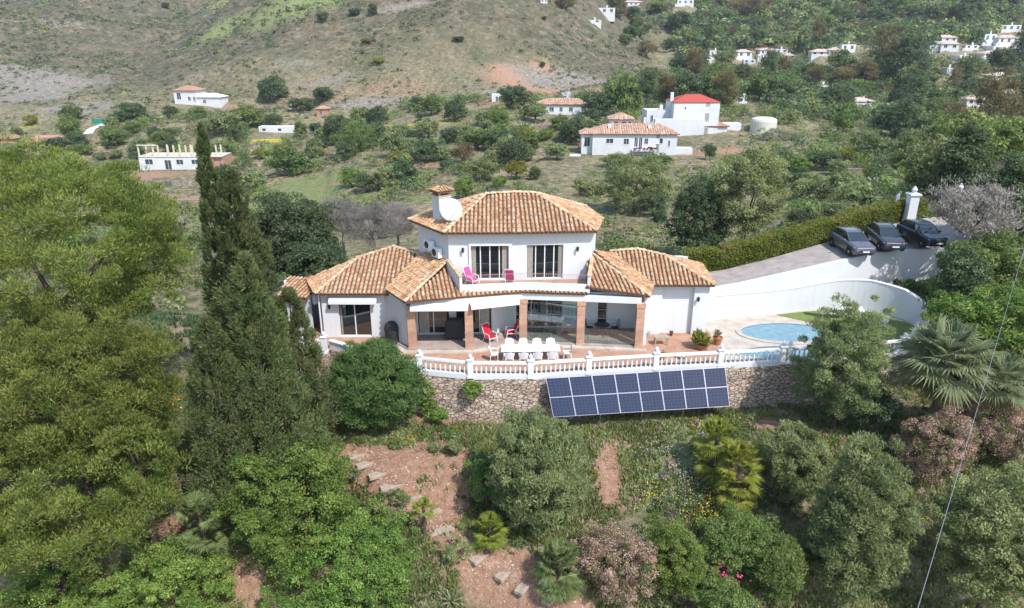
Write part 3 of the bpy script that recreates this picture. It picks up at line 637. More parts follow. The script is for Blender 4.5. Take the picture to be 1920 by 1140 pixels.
b = MB(); b.prism([(-7.9,1.9),(-6.4,.35),(.6,1.4),(8.0,.9),(8.1,3.3),(.1,3.3),(-1.2,2.3),(-7.0,2.2)], 3.3, 3.4); part(b, 'porch_ceiling', M['white'])
b = MB()
b.wall((8.38,2.55), (9.6,2.55), -.3, 3.45, .3); b.wall((9.6,2.75), (11.6,2.75), -.3, 3.45, .3); b.wall((11.6,2.45), (12.55,2.45), -.3, 3.45, .3);
b.wall((12.55,2.45), (12.8,6.4), -.3, 3.45, .25); b.wall((12.8,6.4), (10.5,8.8), -.3, 3.45, .25)
part(b, 'wall', M['white'], 'right wing wall')
# porch floor, pale edging, beams
PIL = [(-6.11,.13),(-2.62,.16),(.70,1.22),(4.25,.82),(7.83,.40)]
fe = [(-7.9,1.7),(-6.45,-.15),(-2.62,-.12),(.70,.95),(4.25,.55),(8.05,.15)]
b = MB(); b.prism(fe+[(8.1,3.4),(.1,3.4),(-1.2,2.4),(-6.9,2.3)], -.2, .14); part(b, 'porch_floor', M['porchfloor'])
b = MB(); ed = [(x, y-.38) for x, y in fe[1:]]+[(8.45,-.15)]
b.prism([(-7.9,1.2)]+[(-6.6,-.55)]+[(x, y) for x, y in [(-2.6,-.5),(.72,.57),(4.25,.17),(8.3,-.25)]]+[(8.3,.2),(8.04,.17),(4.25,.57),(.7,.97),(-2.62,-.10),(-6.43,-.13),(-7.8,1.6)], -.2, .075); part(b, 'porch_step', M['pale'])
for i, (x, y) in enumerate(PIL):
    b = MB(); b.box(-.24,-.24,0,.24,.24,3.0); b.box(-.27,-.27,-.1,.27,.27,.22); b.box(-.28,-.28,2.72,.28,.28,2.95); b.build('pillar', M['brick'], villa, (x, y, 0), rz=.1*(i-2)*0)
b = MB()
for p, q in zip(PIL[:-1], PIL[1:]): b.wall((p[0], p[1]-.18), (q[0], q[1]-.18), 2.96, 3.36, .36)
part(b, 'porch_beam', M['white'])
b = MB()
for p, q in (((-6.4,-.62,3.36),(.62,.98,3.42)),((-12.1,1.72,3.0),(-8.2,1.72,3.0))): b.tube([p, q], .06, 6)
part(b, 'gutter', mat('lead_grey', (.12,.13,.18), .5))
b = MB(); b.tube([(-12.2,2.0,-.2),(-12.2,2.0,3.0)], .05, 8); b.tube([(8.25,2.4,-.2),(8.25,2.4,3.3)], .05, 8); part(b, 'downpipe', M['white'])
def awning(x0, y0, x1, y1, z, d=.75):
    t = MB(); L_ = math.hypot(x1-x0, y1-y0); a = math.atan2(y1-y0, x1-x0)
    t.add([(0,-.1,.0),(L_,-.1,.0),(L_,-.36,-.22),(0,-.36,-.22),(0,-.1,.05),(L_,-.1,.05),(L_,-.39,-.19),(0,-.39,-.19)], [(3,2,1,0),(4,5,6,7),(0,1,5,4),(1,2,6,5),(2,3,7,6),(3,0,4,7)])
    t.box(0,-.42,-.36,L_,-.34,-.17); t.build('awning', M['trim'], villa, (x0, y0, z), a)
awning(-6.1,-.1,-2.65,-.02,3.12); awning(-2.55,.0,.35,.9,3.17); awning(-11.5,2.0,-8.5,2.0,2.78)
# frameless glass screens between the pillars
mg = bpy.data.materials.new('clear_glass'); mg.use_nodes = True; N = mg.node_tree.nodes; L = mg.node_tree.links
gl = N.new('ShaderNodeBsdfGlossy'); gl.inputs['Roughness'].default_value = .03; tr = N.new('ShaderNodeBsdfTransparent'); tr.inputs[0].default_value = (.75,.85,.86,1); ms = N.new('ShaderNodeMixShader'); ms.inputs[0].default_value = .12
L.new(tr.outputs[0], ms.inputs[1]); L.new(gl.outputs[0], ms.inputs[2]); L.new(ms.outputs[0], N['Material Output'].inputs[0]); M['clear'] = mg
for p, q, n_ in ((PIL[2], PIL[3], 4), (PIL[3], PIL[4], 4)):
    p = Vector(p); q = Vector(q); d = (q-p).normalized(); L_ = (q-p).length-.5; o0 = p+d*.25
    for k in range(n_):
        a_ = o0+d*(L_*k/n_+.01); c_ = o0+d*(L_*(k+1)/n_-.01); b = MB(); b.wall(a_, c_, .16, 2.7 if q.x < 5 else 1.15, .01); b.build('glass_screen', M['clear'], villa)
# annex on the far left
b = MB(); b.wall((-14.6,3.0), (-13.0,2.6), -.6, 2.55, .25); b.wall((-15.6,6), (-14.6,3.0), -.6, 2.55, .25); b.box(-14.9,5.5,-.6,-13.0,6,2.5); part(b, 'wall', M['whitewall'], 'low annex wall at the left end')
roof('annex', [[(-15.0,2.7,2.6),(-13.0,2.2,2.6),(-12.6,4.8,3.0),(-15.0,5.4,3.05)]], [], 6, 'low annex roof')
# chimney, dish, lamps, air conditioners
b = MB(); b.box(-.42,-.42,-.6,.42,.42,1.55); b.box(-.46,-.46,1.45,.46,.46,1.52); chm = b.build('chimney', M['white'], villa, (-4.45,4.25,7.25), rz=.62)
b = MB()
for k in range(4): b.box(*[(-.4,-.4,1.55,-.28,-.28,1.85),(.28,-.4,1.55,.4,-.28,1.85),(-.4,.28,1.55,-.28,.4,1.85),(.28,.28,1.55,.4,.4,1.85)][k])
b.box(-.5,-.5,1.57-.02,.5,.5,1.60); b.build('chimney_vent', M['brick'], chm)
tb = MB(); bb = MB(); q4 = [(-.55,-.55,1.86),(.55,-.55,1.86),(.55,.55,1.86),(-.55,.55,1.86)]
for i in range(4): tile_facet(tb, bb, [q4[i], q4[(i+1)%4], (0,0,2.12)], pitch=.2, tl=.3, seed=i)
tb.build('chimney_cap', M['tile'], chm); bb.build('cap_base', M['tilebase'], chm)
dish = thing('satellite_dish', 'round white satellite dish mounted beside the roof chimney', 'satellite dish', (-3.85,3.45,7.05), rz=.28)
b = MB(); pr = [(.70*k/8, .17*(k/8)**2) for k in range(9)]; Mt = Matrix.Translation((0,-.15,1.0)) @ Matrix.Rotation(radians(76), 4, 'X')
b.lathe([(max(r, .002), z) for r, z in pr]+[(.69, .185), (.002, .03)][:1], 28, Mt); b.build('reflector', M['plastic'], dish, smooth=True)
b = MB(); b.tube([(0,.12,0),(0,.12,1.0),(0,-.1,1.0)], .035, 8); b.build('mast', M['metal'], dish)
b = MB(); b.tube([(0,-.2,.35),(0,-.85,.9)], .018, 6); b.tube([(0,-.80,.88),(0,-.92,.98)], .05, 8); b.build('receiver_arm', M['metal'], dish)
def ac(loc, rz, label):
    t = thing('air_conditioner', label, 'air conditioner', loc, rz)
    b = MB(); b.box(-.42,-.3,0,.42,0,.62); b.build('casing', M['plastic'], t, bevel=.02)
    b = MB(); b.lathe([(.24,0),(.24,.02),(.2,.025)], 20, Matrix.Translation((-.1,-.3,.31)) @ Matrix.Rotation(pi/2, 4, 'X')); b.build('fan_grille', M['dark'], t)
    b = MB(); b.box(-.35,-.28,-.06,-.31,0,0); b.box(.31,-.28,-.06,.35,0,0); b.build('bracket', M['metal'], t)
ang = math.atan2(FL[1]-SL[1], FL[0]-SL[0])
ac((-5.2,4.1,5.3), ang, 'upper air conditioner unit on the shaded side wall beside the chimney'); ac((-4.65,3.4,5.0), ang, 'lower air conditioner unit on the shaded side wall nearest the balcony'); ac((-12.75,3.2,2.0), ang, 'air conditioner unit on the far left corner wall under the eaves')
def lantern(x, y, z, rz, label):
    t = thing('wall_lantern', label, 'lantern', (x, y, z), rz)
    b = MB(); b.box(-.05,-.03,-.1,.05,0,.1); b.tube([(0,0,.12),(0,-.14,.16)], .015, 6); b.build('bracket', M['dark'], t)
    b = MB(); b.lathe([(.05,-.16),(.09,.08),(.10,.09),(.02,.17)], 6, Matrix.Translation((0,-.15,0))); b.build('lamp', M['dark'], t)
lantern(-3.05,2.56,5.7,0,'dark wall lantern left of the upper balcony doors'); lantern(4.1,2.86,5.7,.06,'dark wall lantern right of the upper balcony doors'); lantern(-11.55,2.03,2.15,0,'dark wall lantern on the left wing beside its sliding door'); lantern(11.85,2.43,2.5,0,'small dark wall lamp on the right wing')

# ================================================================ TERRACE, DECK, WALLS
b = MB(); ter = [(x, y) for x, y in EDGE if x < 13]+[(12.9,-2.3),(12.9,9),(-12,9),(-13.2,4.6),(-12.6,1.9)]
b.prism([(x, y+.02) for x, y in ter], -.28, 0); tag(b.build('terrace_floor', M['terracotta'], None), kind='structure')
b = MB(); b.prism([(12.9,-2.28),(16,-1.88),(20,-1.33),(23.8,-.58),(25.6,1.22),(27.4,3.6),(26.6,5.4),(25,6.8),(22.9,7.2),(20,6.7),(17.8,6.1),(15,5.4),(12.9,4.8)], -.28, -.004); tag(b.build('pool_deck', M['pale'], None), kind='structure')
def ellipse(cx, cy, rx, ry, n=40, pw=2): return [(cx+rx*cos(2*pi*k/n), cy+ry*sin(2*pi*k/n)) for k in range(n)]
def ring_mesh(b, inn, out, z0, z1):
    n = len(inn); vs = [(x,y,z1) for x,y in inn]+[(x,y,z1) for x,y in out]+[(x,y,z0) for x,y in out]
    b.add(vs, [(i, n+i, n+(i+1)%n, (i+1)%n) for i in range(n)]+[(n+i, 2*n+i, 2*n+(i+1)%n, n+(i+1)%n) for i in range(n)])
wm = bpy.data.materials.new('pool_water'); wm.use_nodes = True; N = wm.node_tree.nodes; L = wm.node_tree.links; bb_ = N['Principled BSDF']; bb_.inputs['Roughness'].default_value = .04; bb_.inputs['Specular IOR Level'].default_value = .6
tc = N.new('ShaderNodeTexCoord'); n_ = N.new('ShaderNodeTexNoise'); n_.inputs['Scale'].default_value = 2.2; n_.inputs['Detail'].default_value = 2; L.new(tc.outputs['Object'], n_.inputs[0]); bp = N.new('ShaderNodeBump'); bp.inputs['Distance'].default_value = .03; L.new(n_.outputs[0], bp.inputs['Height']); L.new(bp.outputs[0], bb_.inputs['Normal'])
r_ = ramp_nodes(N, L, n_.outputs[0], [(.3,(.09,.20,.26)),(.7,(.15,.28,.34))]); L.new(r_.outputs[0], bb_.inputs['Base Color']); M['water'] = wm
pool = thing('swimming_pool', 'oval swimming pool with pale stone coping near the curved white wall', 'pool', (18.0,2.75,0))
o1 = ellipse(0,0,3.0,1.55,48); b = MB(); ring_mesh(b, o1, ellipse(0,0,3.35,1.9,48), 0, .05); b.build('coping', M['pale'], pool)
b = MB(); b.add([(x,y,.012) for x,y in o1], [tuple(range(48))]); b.build('pool_surface', M['water'], pool)
b = MB(); n=48; b.add([(x,y,.05) for x,y in o1]+[(x*1.001,y*1.001,.0) for x,y in o1], [((i+1)%n, i, n+i, n+(i+1)%n) for i in range(n)]); b.build('tile_band', mat('pool_tiles', (.10,.22,.33), .3), pool)
sp2 = thing('splash_pool', 'narrow blue paddling pool directly behind the balustrade', 'pool', (16.2,-.35,0), rz=.1)
o1 = ellipse(0,0,2.35,.85,40); b = MB(); ring_mesh(b, o1, ellipse(0,0,2.55,1.05,40), 0, .04); b.build('coping', M['pale'], sp2)
b = MB(); b.add([(x,y,.012) for x,y in o1], [tuple(range(40))]); b.build('pool_surface', M['water'], sp2)
lm = mat('lawn', (.10,.15,.03), .95, noise=7, col2=(.17,.20,.06), bump=.03)
b = MB(); b.prism([(18.4,5.95),(20.2,4.6),(22.0,3.9),(22.3,1.5),(23.2,.2),(25.0,1.4),(27.0,3.7),(26.3,5.3),(24.9,6.6),(22.9,7.0),(20.3,6.5)], -.1, .03); tag(b.build('lawn', lm, None), kind='structure')

# rubble retaining wall under the terrace, slightly battered
rw = MB(); n = len(EDGE)
ed = [e for e in EDGE if e[0] <= 24]
vs = []; fs = []
sub = []
for (x0,y0),(x1,y1) in zip(ed[:-1], ed[1:]):
    k = max(1, int(math.hypot(x1-x0, y1-y0)/.5))
    for j in range(k): sub.append((x0+(x1-x0)*j/k, y0+(y1-y0)*j/k))
sub.append(ed[-1]); nz_ = 12
for i, (x, y) in enumerate(sub):
    for j in range(nz_+1):
        z = -.02-3.9*j/nz_; off = .14*j/nz_*3.2; jx = random.uniform(-.03,.03); jy = random.uniform(-.05,.05) if j else 0
        vs.append((x+jx, y-off*.35+jy, z))
for i in range(len(sub)-1):
    for j in range(nz_): a_ = i*(nz_+1)+j; fs.append((a_, a_+1, a_+nz_+2, a_+nz_+1))
m0 = len(vs); vs += [(x, y+.5, -.02) for x, y in sub]
for i in range(len(sub)-1): fs.append((i*(nz_+1), (i+1)*(nz_+1), m0+i+1, m0+i))
rw.add(vs, fs); rwo = rw.build('retaining_wall', M['stone'], None)
tag(rwo, 'rough rubble stone retaining wall holding up the terrace behind the solar panels', 'stone wall')

# balustrade
def baluster_mesh():
    b = MB(); b.lathe([(.06,0),(.06,.05),(.035,.08),(.045,.14),(.07,.24),(.06,.34),(.035,.5),(.045,.56),(.06,.6),(.06,.64)], 8); return b.mesh('baluster', M['trim'], smooth=True)
BME = baluster_mesh()
def post_mesh():
    b = MB(); b.box(-.16,-.16,-.06,.16,.16,1.02); b.box(-.2,-.2,1.02,.2,.2,1.1); b.box(-.19,-.19,-.06,.19,.19,.12); return b.mesh('post', M['trim'], bevel=.012)
PME = post_mesh(); bb2 = MB(); bb2.lathe([(.07,1.1),(.05,1.14),(.1,1.2),(.125,1.27),(.1,1.34),(.03,1.40)], 10); FME = bb2.mesh('finial', M['trim'], smooth=True)
def balustrade(pts, label, dens=.27):
    t = thing('balustrade', label, 'balustrade', (pts[0][0], pts[0][1], 0)); o = Vector((pts[0][0], pts[0][1], 0))
    for p in pts:
        q = link('post', PME, t, (p[0]-o.x, p[1]-o.y, 0)); link('finial', FME, q)
    for p, q in zip(pts[:-1], pts[1:]):
        p = Vector((p[0], p[1], 0))-o; q = Vector((q[0], q[1], 0))-o; d = (q-p).normalized(); s = Vector((-d.y, d.x, 0))
        b = MB(); b.wall(p+d*.16-s*.11, q-d*.16-s*.11, .80, .92, .22); b.build('rail', M['trim'], t)
        b = MB(); b.wall(p+d*.16-s*.13, q-d*.16-s*.13, -.14, .16, .26); b.build('plinth', M['white'], t)
        L_ = (q-p).length-.4; k = max(2, int(L_/dens))
        for j in range(k): c_ = p+d*(.2+L_*(j+.5)/k); link('baluster', BME, t, (c_.x, c_.y, .16))
    return t
ofs = lambda L_: [(x, y+.12) for x, y in L_]
balustrade(ofs([(-5.3,-3.1),(-2.36,-3.75),(1.06,-3.8),(4.4,-3.3),(8.35,-2.75),(12.2,-2.35),(16,-1.9)]), 'long white balustrade along the terrace edge above the solar panels')
balustrade(ofs([(16.4,-1.85),(20,-1.35),(23.8,-.6),(25.6,1.2)]), 'white balustrade around the right end of the lawn, partly behind a bush')
balustrade([(-12.75,-.55),(-11.45,-.35)], 'short white balustrade above the stone steps at the far left', .2)
b = MB(); b.box(-12.95,-.75,-3.2,-12.25,-.15,-.14); b.box(-12.25,-.6,-3.2,-11.2,-.1,-.14); tag(b.build('stone_pier', M['stone'], None), 'stone pier under the short left balustrade', 'stone pier')
lw = MB(); cur = [(-11.3,.25),(-10.4,-.3),(-9.4,-1.0),(-8.4,-1.7),(-6.9,-2.5),(-5.5,-3.0)]
for p, q in zip(cur[:-1], cur[1:]): lw.wall(p, q, -.1, .5, .2)
lwo = lw.build('low_wall', M['white'], None); tag(lwo, 'low curved white wall with pale capping left of the long balustrade', 'wall')
b = MB()
for p, q in zip(cur[:-1], cur[1:]): b.wall((p[0]-.04,p[1]-.05), (q[0]-.04,q[1]-.05), .5, .57, .3)
b.build('coping', M['trim'], lwo)

# curved white garden wall and drive wall
def zt(px, py, y):
    lo, hi = -2., 12.
    for _ in range(40):
        m_ = (lo+hi)/2
        if W(px, py, m_).y > y: lo = m_
        else: hi = m_
    return lo
path = [(12.9,4.75),(15,5.35),(17.8,6.05),(20,6.65),(22.9,7.15),(25,6.75),(26.6,5.4),(27.45,3.6)]
tops = [1.75,1.7,1.68,1.75,2.1,2.2,2.0,1.35]
b = MB(); c_ = MB()
fine = []
for i in range(len(path)-1):
    for k in range(5):
        f = k/5; p0 = path[max(i-1,0)]; p1 = path[i]; p2 = path[i+1]; p3 = path[min(i+2, len(path)-1)]
        cr = lambda a0, a1, a2, a3: .5*((2*a1)+(-a0+a2)*f+(2*a0-5*a1+4*a2-a3)*f*f+(-a0+3*a1-3*a2+a3)*f**3)
        fine.append((cr(p0[0],p1[0],p2[0],p3[0]), cr(p0[1],p1[1],p2[1],p3[1]), tops[i]+(tops[i+1]-tops[i])*f))
fine.append((path[-1][0], path[-1][1], tops[-1]))
for p, q in zip(fine[:-1], fine[1:]):
    b.wall(p, q, -.2, p[2], .25, 1, z1b=q[2]); c_.wall((p[0],p[1]-.03), (q[0],q[1]-.03), p[2], p[2]+.06, .32, 1, z0b=q[2], z1b=q[2]+.06)
gwo = b.build('garden_wall', M['whitewall'], None); tag(gwo, 'curved white garden wall wrapping around the lawn below the drive', 'wall'); c_.build('coping', M['white'], gwo)
b = MB()
dz = [.03,.03,.03,.08,.12,.15,.15]
for i in range(len(DRF)-1): b.wall((DRF[i][0],DRF[i][1]-.05), (DRF[i+1][0],DRF[i+1][1]-.05), -.3 if i < 4 else .5, DRF[i][2]+.08, .24, 1, z1b=DRF[i+1][2]+.08)
b.wall((31.6,9.65), (32.3,10.6), .5, 3.9, .22, -1)
tag(b.build('drive_wall', M['whitewall'], None), 'white retaining wall holding up the drive directly below the parked cars', 'wall')
b = MB(); vs = []; fs = []
for i in range(len(DRF)):
    for j in range(5):
        f = j/4; vs.append(tuple(DRF[i][k]*(1-f)+DRB[i][k]*f for k in range(3)))
vs += [(33.8,11.2,3.9),(34.3,12.4,4.1),(35,13.6,4.3),(35.6,15.0,4.45),(36.5,16.6,4.6)]
vs += [(38.6,13.8,4.2),(39.3,15.2,4.35),(40,16.6,4.5),(41,18,4.7),(42,19.4,4.8)]
for i in range(len(DRF)+1):
    for j in range(4): fs.append((i*5+j, (i+1)*5+j, (i+1)*5+j+1, i*5+j+1))
b.add(vs, fs); tag(b.build('driveway', M['drive'], None), kind='structure')

# ================================================================ SOLAR ARRAY
def solar():
    TL = W(1025,702,-.55); 
    tl = Vector((2.05,-4.35,-.35)); 
    a = Vector((1.9,-4.1,.12)); bt = Vector((2.3,-5.15,-1.78))          # left edge top / bottom
    c_ = Vector((12.38,-2.7,.14)); dd = Vector((12.5,-3.95,-1.74))
    e = (c_-a); up = (a-bt); L_ = e.length
    n = e.cross(up).normalized()
    if n.y > 0: n = -n
    t = thing('solar_array', 'row of blue solar panels in two tiers leaning against the rubble retaining wall', 'solar panels', a)
    sm = bpy.data.materials.new('solar_cells'); sm.use_nodes = True; N = sm.node_tree.nodes; L = sm.node_tree.links; b_ = N['Principled BSDF']; b_.inputs['Roughness'].default_value = .12; b_.inputs['Specular IOR Level'].default_value = .6
    uv = N.new('ShaderNodeTexCoord'); br = N.new('ShaderNodeTexBrick'); br.offset = 0; br.inputs['Color1'].default_value = (.006,.010,.030,1); br.inputs['Color2'].default_value = (.009,.014,.040,1); br.inputs['Mortar'].default_value = (.035,.045,.075,1); br.inputs['Scale'].default_value = 1; br.inputs['Brick Width'].default_value = 1/6; br.inputs['Row Height'].default_value = 1/6; br.inputs['Mortar Size'].default_value = .008
    L.new(uv.outputs['UV'], br.inputs[0]); L.new(br.outputs[0], b_.inputs['Base Color'])
    for r in range(2):
        for k in range(8):
            def P(u, v): 
                l = a*(1-u)+c_*u; m_ = bt*(1-u)+dd*u; return l*(1-v)+m_*v-a
            u0, u1, v0, v1 = k/8+.0008, (k+1)/8-.0008, r/2+.003, (r+1)/2-.003
            q = [P(u0,v0), P(u1,v0), P(u1,v1), P(u0,v1)]; bm = MB()
            bm.add(q+[p-n*.04 for p in q], [(3,2,1,0),(4,5,6,7),(0,1,5,4),(1,2,6,5),(2,3,7,6),(3,0,4,7)])
            f = bm.build('panel', M['sframe'], t)
            ins = .018; cen = sum(q, Vector())/4; q2 = [p+(Vector((cen-p))).normalized()*ins*1.4+n*.004 for p in q]
            me = bpy.data.meshes.new('cells'); me.from_pydata([tuple(p) for p in q2], [], [(3,2,1,0)]); uvl = me.uv_layers.new(name='UVMap')
            for li, (x, y) in enumerate([(0,0),(1,0),(1,1),(0,1)]): uvl.data[li].uv = (x, y)
            me.materials.append(sm); link('cells', me, f)
    for k in range(5):
        u = .03+.94*k/4; l = a*(1-u)+c_*u-a; m_ = bt*(1-u)+dd*u-a; b = MB(); b.tube([l-n*.08, m_-n*.08], .03, 6); b.tube([m_-n*.08, m_+Vector((0,.5,-.9))], .035, 6); b.tube([m_-n*.1, m_+Vector((0,.9,-.3))], .025, 6); b.build('support', M['metal'], t)
M['sframe'] = mat('silver_frame', (.42,.40,.47), .4, metal=.3)
solar()

# ================================================================ FURNITURE
def lounge_chair(name, label, loc, rz, cloth, frame='plastic', group=None):
    t = thing(name, label, 'chair', loc, rz, group)
    b = MB(); b.add([(-.26,-.28,.36),(.26,-.28,.36),(.26,.24,.33),(-.26,.24,.33),(-.26,-.28,.43),(.26,-.28,.43),(.26,.24,.40),(-.26,.24,.40)], [(3,2,1,0),(4,5,6,7),(0,1,5,4),(1,2,6,5),(2,3,7,6),(3,0,4,7)]); b.build('seat_cushion', M[cloth], t, bevel=.02)
    b = MB(); b.add([(-.26,.17,.40),(.26,.17,.40),(.26,.25,.38),(-.26,.25,.38),(-.25,.48,1.08),(.25,.48,1.08),(.25,.55,1.06),(-.25,.55,1.06)], [(3,2,1,0),(4,5,6,7),(0,1,5,4),(1,2,6,5),(2,3,7,6),(3,0,4,7)]); b.build('back_cushion', M[cloth], t, bevel=.02)
    b = MB()
    for s in (-1, 1):
        b.tube([(s*.3,-.3,0),(s*.3,-.26,.4),(s*.3,-.2,.6),(s*.3,.15,.62),(s*.29,.3,.55)], .025, 6)
        b.tube([(s*.28,.42,0),(s*.27,.25,.36),(s*.27,.54,1.1)], .022, 6); b.tube([(s*.28,-.27,.35),(s*.28,.27,.32)], .02, 6)
    b.tube([(-.27,.54,1.1),(.27,.54,1.1)], .02, 6); b.tube([(-.28,-.28,.34),(.28,-.28,.34)], .02, 6); b.build('frame', M[frame], t)
    return t
lounge_chair('lounge_chair', 'bright pink cushioned chair on the balcony turned to the right', (-2.45,1.75,3.66), .9, 'pink')
lounge_chair('lounge_chair', 'bright pink cushioned chair on the balcony between the two glass doors', (-.1,1.95,3.66), 3.0, 'pink')
lounge_chair('lounge_chair', 'red cushioned armchair under the porch turned to the right', (-1.35,.95,.14), .75, 'red')
lounge_chair('lounge_chair', 'red cushioned armchair seen side on beside the middle brick pillar', (-.1,1.75,.14), -1.4, 'red')
# white dining set
dt = thing('dining_table', 'long white plastic dining table on the terracotta terrace', 'table', (1.1,-1.3,0), rz=.03)
b = MB(); b.box(-1.75,-.5,.71,1.75,.5,.75); b.build('tabletop', M['plastic'], dt, bevel=.01)
for x in (-1.6, 0, 1.6):
    for y in (-.4, .4):
        b = MB(); b.tube([(x,y,0),(x*.99,y*.97,.71)], .035, 8); b.build('leg', M['plastic'], dt)
def plastic_chair():
    t = thing('plastic_chair', 'x', 'chair', (0,0,0))
    b = MB(); b.box(-.24,-.23,.42,.24,.22,.455); b.build('seat', M['plastic'], t, bevel=.015)
    b = MB(); vs = []; fs = []
    for i in range(9):
        x = -.25+.5*i/8; top = .86+.06*math.cos((i-4)/4*pi/2); y = .22+.10-.05*(abs(i-4)/4)**2
        vs += [(x,y-.1,.45),(x,y,top),(x,y+.02,top),(x,y-.075,.45)]
    for i in range(8):
        for k in range(4): fs.append((i*4+k, i*4+(k+1)%4, i*4+4+(k+1)%4, i*4+4+k))
    b.add(vs, fs); b.build('backrest', M['plastic'], t)
    for x, y in ((-.22,-.2),(.22,-.2),(-.22,.22),(.22,.22)):
        b = MB(); b.tube([(x*1.08,y*1.08,0),(x,y,.43)], .022, 6); b.build('leg', M['plastic'], t)
    for s in (-1, 1):
        b = MB(); b.tube([(s*.25,-.2,.43),(s*.27,-.18,.64),(s*.27,.18,.66)], .022, 6); b.build('armrest', M['plastic'], t)
    return t
pc = plastic_chair(); first = True
seats = [(-1.25,-.72,pi,'leftmost white chair on the near side of the dining table'),(-.42,-.72,pi,'second white chair from the left on the near side of the dining table'),(.42,-.72,pi,'third white chair from the left on the near side of the dining table'),(1.25,-.72,pi,'rightmost white chair on the near side of the dining table'),
 (-1.25,.75,0,'leftmost white chair on the far side of the dining table'),(-.42,.75,0,'second white chair from the left on the far side of the dining table'),(.42,.75,0,'third white chair from the left on the far side of the dining table'),(1.25,.75,0,'rightmost white chair on the far side of the dining table'),
 (-2.15,-.1,pi/2,'white chair at the left end of the dining table'),(2.2,0,-pi/2,'white chair at the right end of the dining table')]
for (x, y, r, lb) in seats:
    L3 = (1.1+x, -1.3+y+.03*x, 0)
    if first: pc.location = L3; pc.rotation_euler[2] = r; tag(pc, lb, group='white chairs around the dining table'); first = False
    else: dup(pc, L3, r, 1, lb, 'white chairs around the dining table')
# wrought iron set on the right of the porch
it = thing('iron_table', 'round dark wrought iron table at the right end of the porch', 'table', (5.75,2.05,.14))
b = MB(); b.lathe([(.48,.70),(.5,.71),(.5,.73),(.02,.735)], 24); b.build('tabletop', M['iron'], it)
b = MB()
for k in range(4): a_ = k*pi/2+.4; b.tube([(.38*cos(a_),.38*sin(a_),0),(.12*cos(a_),.12*sin(a_),.35),(.3*cos(a_),.3*sin(a_),.7)], .018, 6)
b.build('pedestal', M['iron'], it)
def iron_chair(loc, rz, label):
    t = thing('iron_chair', label, 'chair', loc, rz, 'dark iron chairs round the iron table')
    b = MB(); b.lathe([(.21,.43),(.23,.45),(.22,.49),(.02,.5)], 16); b.build('seat_cushion', M['cushion_blue'], t)
    for x, y in ((-.18,-.16),(.18,-.16),(-.18,.18),(.18,.18)):
        b = MB(); b.tube([(x*1.1,y*1.1,0),(x,y,.44)], .016, 6); b.build('leg', M['iron'], t)
    b = MB(); b.tube([(-.2,.19,.44),(-.21,.27,.85),(-.12,.29,1.0),(.12,.29,1.0),(.21,.27,.85),(.2,.19,.44)], .016, 6)
    for x in (-.1, 0, .1): b.tube([(x,.2,.45),(x,.28,.98)], .01, 5)
    b.build('backrest', M['iron'], t)
    for s in (-1, 1): b = MB(); b.tube([(s*.2,-.16,.44),(s*.23,-.14,.66),(s*.22,.22,.68)], .014, 5); b.build('armrest', M['iron'], t)
iron_chair((5.0,2.2,.14), 1.4, 'dark iron chair left of the round iron table'); iron_chair((6.6,2.2,.14), -1.3, 'dark iron chair right of the round iron table'); iron_chair((4.55,1.5,.14), 2.2, 'dark iron chair with blue cushion next to the brick pillar')
# covered barbecues
def barrel(loc, label):
    t = thing('covered_grill', label, 'barbecue cover', loc); b = MB(); vs = []; fs = []; n = 20
    pr = [(.40,0),(.44,.25),(.41,.7),(.44,1.05),(.36,1.3),(.2,1.45),(.02,1.5)]
    for i, (r, z) in enumerate(pr):
        for k in range(n): a_ = 2*pi*k/n; rr_ = r*(1+.05*sin(5*a_+i)); vs.append((rr_*1.05*cos(a_), rr_*.9*sin(a_), z))
    for i in range(len(pr)-1):
        for k in range(n): fs.append((i*n+k, i*n+(k+1)%n, (i+1)*n+(k+1)%n, (i+1)*n+k))
    b.add(vs, fs); b.build('cover', M['dark'], t, smooth=True)
    for k in range(2): b = MB(); b.lathe([(.06,-.03),(.06,.03)], 12, Matrix.Translation((-.3+.6*k,-.36,.06)) @ Matrix.Rotation(pi/2, 4, 'Y')); b.build('wheel', M['iron'], t)
barrel((-7.55,1.1,0), 'black covered barbecue standing against the left wing wall')
t = thing('covered_trolley', 'dark grey covered barbecue trolley under the porch between the left pillars', 'barbecue cover', (-3.65,1.45,.14))
b = MB(); b.add([(-.62,-.3,.12),(.62,-.3,.12),(.62,.3,.12),(-.62,.3,.12),(-.52,-.25,1.25),(.55,-.25,1.3),(.55,.25,1.3),(-.52,.25,1.25),(-.35,-.12,1.42),(.4,-.12,1.45),(.4,.12,1.45),(-.35,.12,1.42)], [(3,2,1,0),(0,1,5,4),(1,2,6,5),(2,3,7,6),(3,0,4,7),(4,5,9,8),(5,6,10,9),(6,7,11,10),(7,4,8,11),(8,9,10,11)]); b.build('cover', M['dark'], t, bevel=.05)
for s in (-.5, .5): b = MB(); b.lathe([(.1,-.03),(.1,.03)], 14, Matrix.Translation((s,-.25,.1)) @ Matrix.Rotation(pi/2, 4, 'Y')); b.build('wheel', M['iron'], t)
